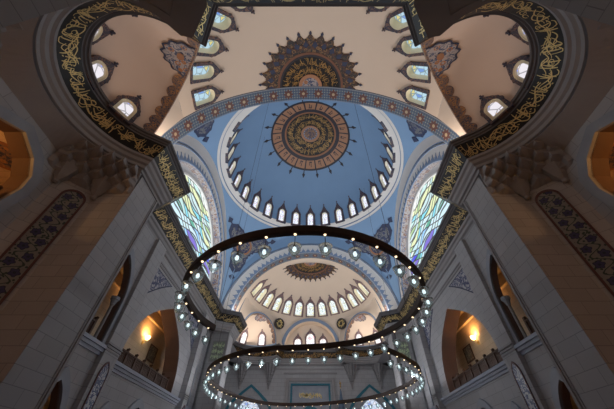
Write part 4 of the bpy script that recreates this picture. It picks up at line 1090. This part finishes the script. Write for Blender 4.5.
# soffit under far cornice
b = MB()
for s in (-1, 1):
    q = [path[i] for i in range(nF + 3, len(path))]; nn = [NRM[i] for i in range(nF + 3, len(path))]
    b.grid(lambda i, j: ((-s * (q[i][0] + nn[i].x * 1.5) if j == 0 else -s * max(-19.8, min(0.0, q[i][0] + nn[i].x * 1.5)), q[i][1] + nn[i].y * 1.5 if j == 0 else YW + 0.05, 19.02), (i, j)), len(q) - 1, 1)
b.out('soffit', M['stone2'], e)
b = MB(); b.box(-6.3, 6.3, YW - 0.25, YW, 17.3, 17.6); b.box(-19.7, 19.7, YW - 0.15, YW, 18.2, 18.45); b.out('string_course', M['stone2'], e)
for s in (-1, 1):
    nm = 'left' if s < 0 else 'right'
    for x, wh in ((9.6, 'inner'), (16.2, 'outer')):
        c = empty('wall_bracket', Matrix.Translation((s * x, YW, 19.0))); tag(c, 'carved stone bracket under the far cornice, %s one on the %s side' % (wh, nm), 'bracket')
        b = MB(); T = 5
        for t in range(T):
            k = (t + 1) / T; w = 0.35 + 1.25 * k; dd = 0.4 + 2.2 * k; z1 = -3.4 * (1 - k); z0 = z1 - 0.62
            n = 8; P_ = [(lerp(-w, w, i / n), -dd + (0.22 * dd if i % 2 else 0) + abs(i - n / 2) / (n / 2) * dd * 0.55) for i in range(n + 1)]
            P_ = [(-w, 0)] + P_ + [(w, 0)]; m = len(P_)
            b.add([(p[0], p[1], z1) for p in P_] + [(p[0] * 0.85, p[1] * 0.8, z0) for p in P_], [(i, (i + 1) % m, m + (i + 1) % m, m + i) for i in range(m)] + [tuple(range(m)), tuple(range(m, 2 * m))])
        b.lathe([(0.03, -4.9), (0.2, -4.6), (0.14, -4.3), (0.4, -3.6)], 6, (0, -0.35, 0))
        b.out('carved_tiers', M['stone2'], c)
    # pointed lower windows
    c = empty('window_%d' % (3 if s < 0 else 4), frame((s * 13.6, YW, FLOOR + 3), (1, 0, 0), (0, 0, 1), (0, -1, 0))); struct(c, 'pointed lower window with blue outline in the prayer wall, %s of the niche' % nm, 'window')
    G = pointed(3.0, 11.1, 7.0, 12); G2 = pointed(3.4, 11.6, 7.1, 12); og = lambda w, h: [(-w, 0), (w, 0), (w, h - 6.2), (w * 0.97, h - 5.0), (w * 0.87, h - 3.9), (w * 0.7, h - 2.9), (w * 0.35, h - 1.35), (0, h), (-w * 0.35, h - 1.35), (-w * 0.7, h - 2.9), (-w * 0.87, h - 3.9), (-w * 0.97, h - 5.0), (-w, h - 6.2)]; B1 = og(5.0, 13.3); B2 = og(5.4, 13.85)
    b = MB(); b.plate(G, [], 0.04); b.out('glass', M['glass_low'], c)
    b = MB(); b.plate([(p[0], p[1] - (0.3 if p[1] == 0 else 0)) for p in G2], [G], 0.2); b.out('stone_frame', M['greystone'], c)
    b = MB(); b.plate([(p[0], p[1] - (0.3 if p[1] == 0 else 0)) for p in B2], [B1], 0.15); b.out('blue_outline', M['teal'], c)
# mihrab
c = empty('prayer_niche', frame((0, YW, FLOOR), (1, 0, 0), (0, 0, 1), (0, -1, 0))); tag(c, 'tall teal framed prayer niche with gold script in the far wall', 'prayer niche')
rect = lambda w, h, y0=0: [(-w, y0), (w, y0), (w, h), (-w, h)]
def fr(w1, h1, w0, h0, t, nm_, mt):
    b = MB(); b.plate([(-w1, 0), (w1, 0), (w1, h1), (-w1, h1)], [[(-w0, 0.1), (w0, 0.1), (w0, h0), (-w0, h0)]], t); b.out(nm_, M[mt], c)
fr(5.6, 18.0, 5.0, 17.4, 0.5, 'outer_moulding', 'stone2'); fr(4.5, 16.9, 4.15, 16.55, 0.4, 'teal_frame', 'teal')
b = MB(); b.plate(rect(4.1, 16.5, 0.1), [], 0.12); b.out('slab', M['greystone'], c)
b = MB(); b.plate([(-2.6, 14.0), (2.6, 14.0), (2.6, 15.3), (-2.6, 15.3)], [], 0.2); b.out('script_slab', M['greystone'], c)
script_mesh([(P_, w_ * 1.5) for P_, w_ in strokes(-2.5, 2.5, 1.25, 91, 0.5) + strokes(-2.4, 2.5, 1.2, 92, 0.45)], lambda u, v: (u, 14.02 + v, 0.22)).out('gold_script', M['script_pale'], c)
b = MB(); b.plate(pointed(3.0, 12.9, 9.0), [pointed(2.5, 12.3, 9.0)[0:1] + [(p[0], p[1] if p[1] else 0.1) for p in pointed(2.5, 12.3, 9.0)[1:]]] if False else [[(p[0], max(p[1], 0.1)) for p in pointed(2.5, 12.2, 9.0)]], 0.35); b.out('niche_arch', M['teal'], c)
# minbar
c = empty('pulpit', Matrix.Translation((6.6, 71.0, FLOOR))); tag(c, 'tall pulpit with blue pointed spire and gold finial right of the prayer niche', 'pulpit')
b = MB(); b.box(-0.9, 0.9, -0.9, 0.9, 0, 8.2); b.out('tower', M['marble'], c)
b = MB(); b.box(-1.05, 1.05, -1.05, 1.05, 8.2, 8.6); b.box(-0.8, 0.8, -0.8, 0.8, 8.6, 11.2); b.out('canopy', M['stone2'], c)
b = MB(); b.lathe([(0.95, 11.2), (0.85, 11.4), (0.42, 13.2), (0.1, 15.3), (0, 15.4)], 8); b.out('spire', M['bluepaint'], c)
b = MB(); b.lathe([(0.05, 15.3), (0.06, 15.7), (0.2, 15.9), (0.06, 16.1), (0.26, 16.4), (0.05, 16.7), (0.03, 17.0), (0, 17.0)], 10); b.out('finial', M['gold'], c)

# ------------------------------------------------------------------ chandelier
CP = [(-8.21, 23.87), (-8.74, 22.2), (-8.88, 20.3), (-8.79, 18.38), (-8.45, 16.93), (-7.89, 15.60), (-6.87, 14.12), (-5.67, 12.88), (-4.46, 12.03), (-2.99, 11.35), (-1.45, 10.98), (0.13, 10.88), (1.69, 11.12), (3.18, 11.75), (4.58, 12.70), (5.75, 13.87), (6.87, 15.35), (7.6, 17.1), (7.94, 19.49), (7.82, 21.62), (7.39, 23.34), (6.67, 24.78), (5.61, 26.15), (4.4, 27.16), (2.98, 27.85), (1.41, 28.37), (-0.23, 28.66), (-1.86, 28.86), (-3.41, 29.08), (-5.21, 29.54), (-6.7, 30.28), (-8.23, 31.44), (-10.0, 33.25), (-11.58, 35.67), (-12.79, 38.94), (-13.21, 42.66), (-12.83, 47.03), (-11.57, 51.39), (-9.92, 54.62), (-7.64, 57.11), (-4.8, 58.3), (-1.82, 58.3), (0.9, 57.9), (3.35, 56.96), (6.74, 55.07), (9.54, 52.61), (11.73, 49.16), (13.16, 44.7), (13.58, 40.94), (13.3, 38.02), (12.34, 35.37), (10.77, 33.08), (9.21, 31.11), (7.76, 29.63)]
ZCH = 9.0
def catmull(P, n):
    out = []
    for i in range(len(P) - 1):
        p0, p1, p2, p3 = [Vector(P[max(0, min(len(P) - 1, i + k))]) for k in (-1, 0, 1, 2)]
        for k in range(n):
            t = k / n; out.append(0.5 * ((2 * p1) + (p2 - p0) * t + (2 * p0 - 5 * p1 + 4 * p2 - p3) * t * t + (3 * p1 - p0 - 3 * p2 + p3) * t ** 3))
    out.append(Vector(P[-1])); return out
CV = catmull(CP, 6)
ch = empty('chandelier', Matrix.Translation((0, YC, ZCH))); tag(ch, 'huge S shaped dark bronze ring chandelier hung with glass lamps', 'chandelier')
prof = [(-0.13, -0.24), (0.13, -0.24), (0.17, -0.17), (0.17, 0.17), (0.13, 0.24), (-0.13, 0.24), (-0.17, 0.17), (-0.17, -0.17)]
V = []; F = []; U = []; m = len(prof)
for i, p in enumerate(CV):
    d = (CV[min(i + 1, len(CV) - 1)] - CV[max(i - 1, 0)]).normalized(); nn = Vector((-d.y, d.x))
    for (o, z) in prof:
        q = p + nn * o; V.append((q.x, q.y - YC, z)); U.append((i * 0.3, z))
for i in range(len(CV) - 1):
    for k in range(m): F.append((i * m + k, i * m + (k + 1) % m, (i + 1) * m + (k + 1) % m, (i + 1) * m + k))
F += [tuple(range(m)), tuple(range(len(V) - m, len(V)))]
mk('bronze_ring', V, F, M['bronze'], ch, U)
# lamps
acc = 0.7; step = 1.52; lamps = []
for i in range(1, len(CV)):
    seg_ = (CV[i] - CV[i - 1]); L = seg_.length
    while acc <= L: lamps.append(CV[i - 1] + seg_ * (acc / L)); acc += step
    acc -= L
protoL = None
for p in lamps[:98]:
    loc = (p.x, p.y - YC, -0.24)
    if protoL is None:
        b = MB(); b.tube([(0, 0, 0), (0, 0, -0.72)], 0.018, 5); b.lathe([(0.0, -0.70), (0.07, -0.71), (0.09, -0.76), (0, -0.78)], 8)
        st_ = b.out('lamp', M['bronze'], ch)
        b = MB(); b.lathe([(0.03, -1.34), (0.10, -1.26), (0.22, -1.12), (0.30, -0.98), (0.28, -0.86), (0.36, -0.74), (0.345, -0.74), (0.26, -0.86), (0.28, -0.98), (0.2, -1.1), (0.08, -1.22), (0.0, -1.28)], 10); cup = b.out('glass_cup', M['cup'], st_, True)
        b = MB(); b.lathe([(0, -1.08), (0.08, -1.04), (0.11, -0.95), (0.07, -0.82), (0, -0.79)], 8); bu = b.out('candle_bulb', M['coolbulb'], st_, True)
        b = MB(); b.lathe([(0, -0.08), (0.05, -0.06), (0.075, 0.0), (0.04, 0.03)], 8); sp = b.out('downlight', M['bulb'], st_, True)
        protoL = (st_, (cup, bu, sp)); st_.location = loc
    else:
        c = protoL[0].copy(); c.parent = ch; COL.objects.link(c); c.location = loc
        for k in protoL[1]: d = k.copy(); d.parent = c; COL.objects.link(d)
# hanging cables to the domes
last = None
for i, p in enumerate(CV):
    r = math.hypot(p.x, p.y - YC)
    if not (10.9 < r < 16.2) or (last is not None and i - last < 26): continue
    last = i
    zt = ZR + RISE * math.sqrt(1 - (r / RD) ** 2)
    b = MB(); b.tube([(p.x, p.y - YC, 0.2), (p.x, p.y - YC, zt - ZCH)], 0.02, 4); b.out('cable', M['bronze'], ch)
for i in range(8, len(lamps), 12): light_pt((lamps[i].x, lamps[i].y, ZCH - 1.75), (0.90, 0.93, 1.0), 12 if lamps[i].y < 20 else 130, 0.05)
for i in range(20, len(lamps), 8):                                   # unseen fill lights added on top of the ring to brighten the far walls
    if lamps[i].y > 24: light_pt((lamps[i].x, lamps[i].y, ZCH + 0.262), (0.96, 0.95, 1.0), 160 if lamps[i].y < 45 else 800, 0.02)

# ------------------------------------------------------------------ lights of the place and an added cool fill
def cove(s_, yc, sg, k):
    pass
for s in (-1, 1):
    # uplights hidden on the ledges of the exedra cornices
    light_area((s * 13.6, 8.0, 22.55), (-s * 0.15, 0.05, 1), (1.0, 0.74, 0.56), 40, 5, 5)
    light_area((s * 13.6, 66.3, 22.55), (-s * 0.15, -0.05, 1), (1.0, 0.84, 0.70), 230, 5, 5)
    # floodlights on top of the pier cornices
    light_area((s * 14.6, 17.0, 22.6), (-s * 0.55, -0.25, 1), (1.0, 0.78, 0.60), 700, 2, 2)
    light_area((s * 14.6, 54.4, 22.6), (-s * 0.5, 0.5, 1), (1.0, 0.87, 0.73), 1050, 2, 2)
    light_area((s * 17.2, YC, 22.6), (-s * 0.5, 0, 1), COOL, 2900, 12, 1.2)  # unseen cool fill added on the side ledges to brighten dome and walls
light_area((0, 73.2, 22.6), (0, -0.05, 1), (1.0, 0.75, 0.5), 130, 10, 0.8)
light_area((0, 2.4, 22.6), (0, 0.35, 1), (1.0, 0.76, 0.58), 200, 8, 1)
# warm lamp of the entrance recess
light_pt((0, -4.0, 9.0), ORANGE, 70, 0.4)

w = bpy.data.worlds.new('World'); sc.world = w; w.use_nodes = True
w.node_tree.nodes['Background'].inputs[0].default_value = (0.5, 0.62, 0.8, 1); w.node_tree.nodes['Background'].inputs[1].default_value = 0.3

# ------------------------------------------------------------------ camera
cam = bpy.data.cameras.new('camera'); cam.sensor_fit = 'HORIZONTAL'; cam.sensor_width = 36.0
cam.lens = 36.0 * 273.0 / 614.0; cam.shift_x = -3.4 / 614.0; cam.clip_start = 0.05; cam.clip_end = 500
co = bpy.data.objects.new('camera', cam); COL.objects.link(co); co.location = (0, 0, 0); co.rotation_euler = (R_(135), 0, 0)
sc.camera = co
sc.view_settings.view_transform = 'Standard'; sc.view_settings.look = 'None'; sc.view_settings.exposure = 0.0; sc.view_settings.gamma = 1.0
sc.view_settings.use_curve_mapping = False
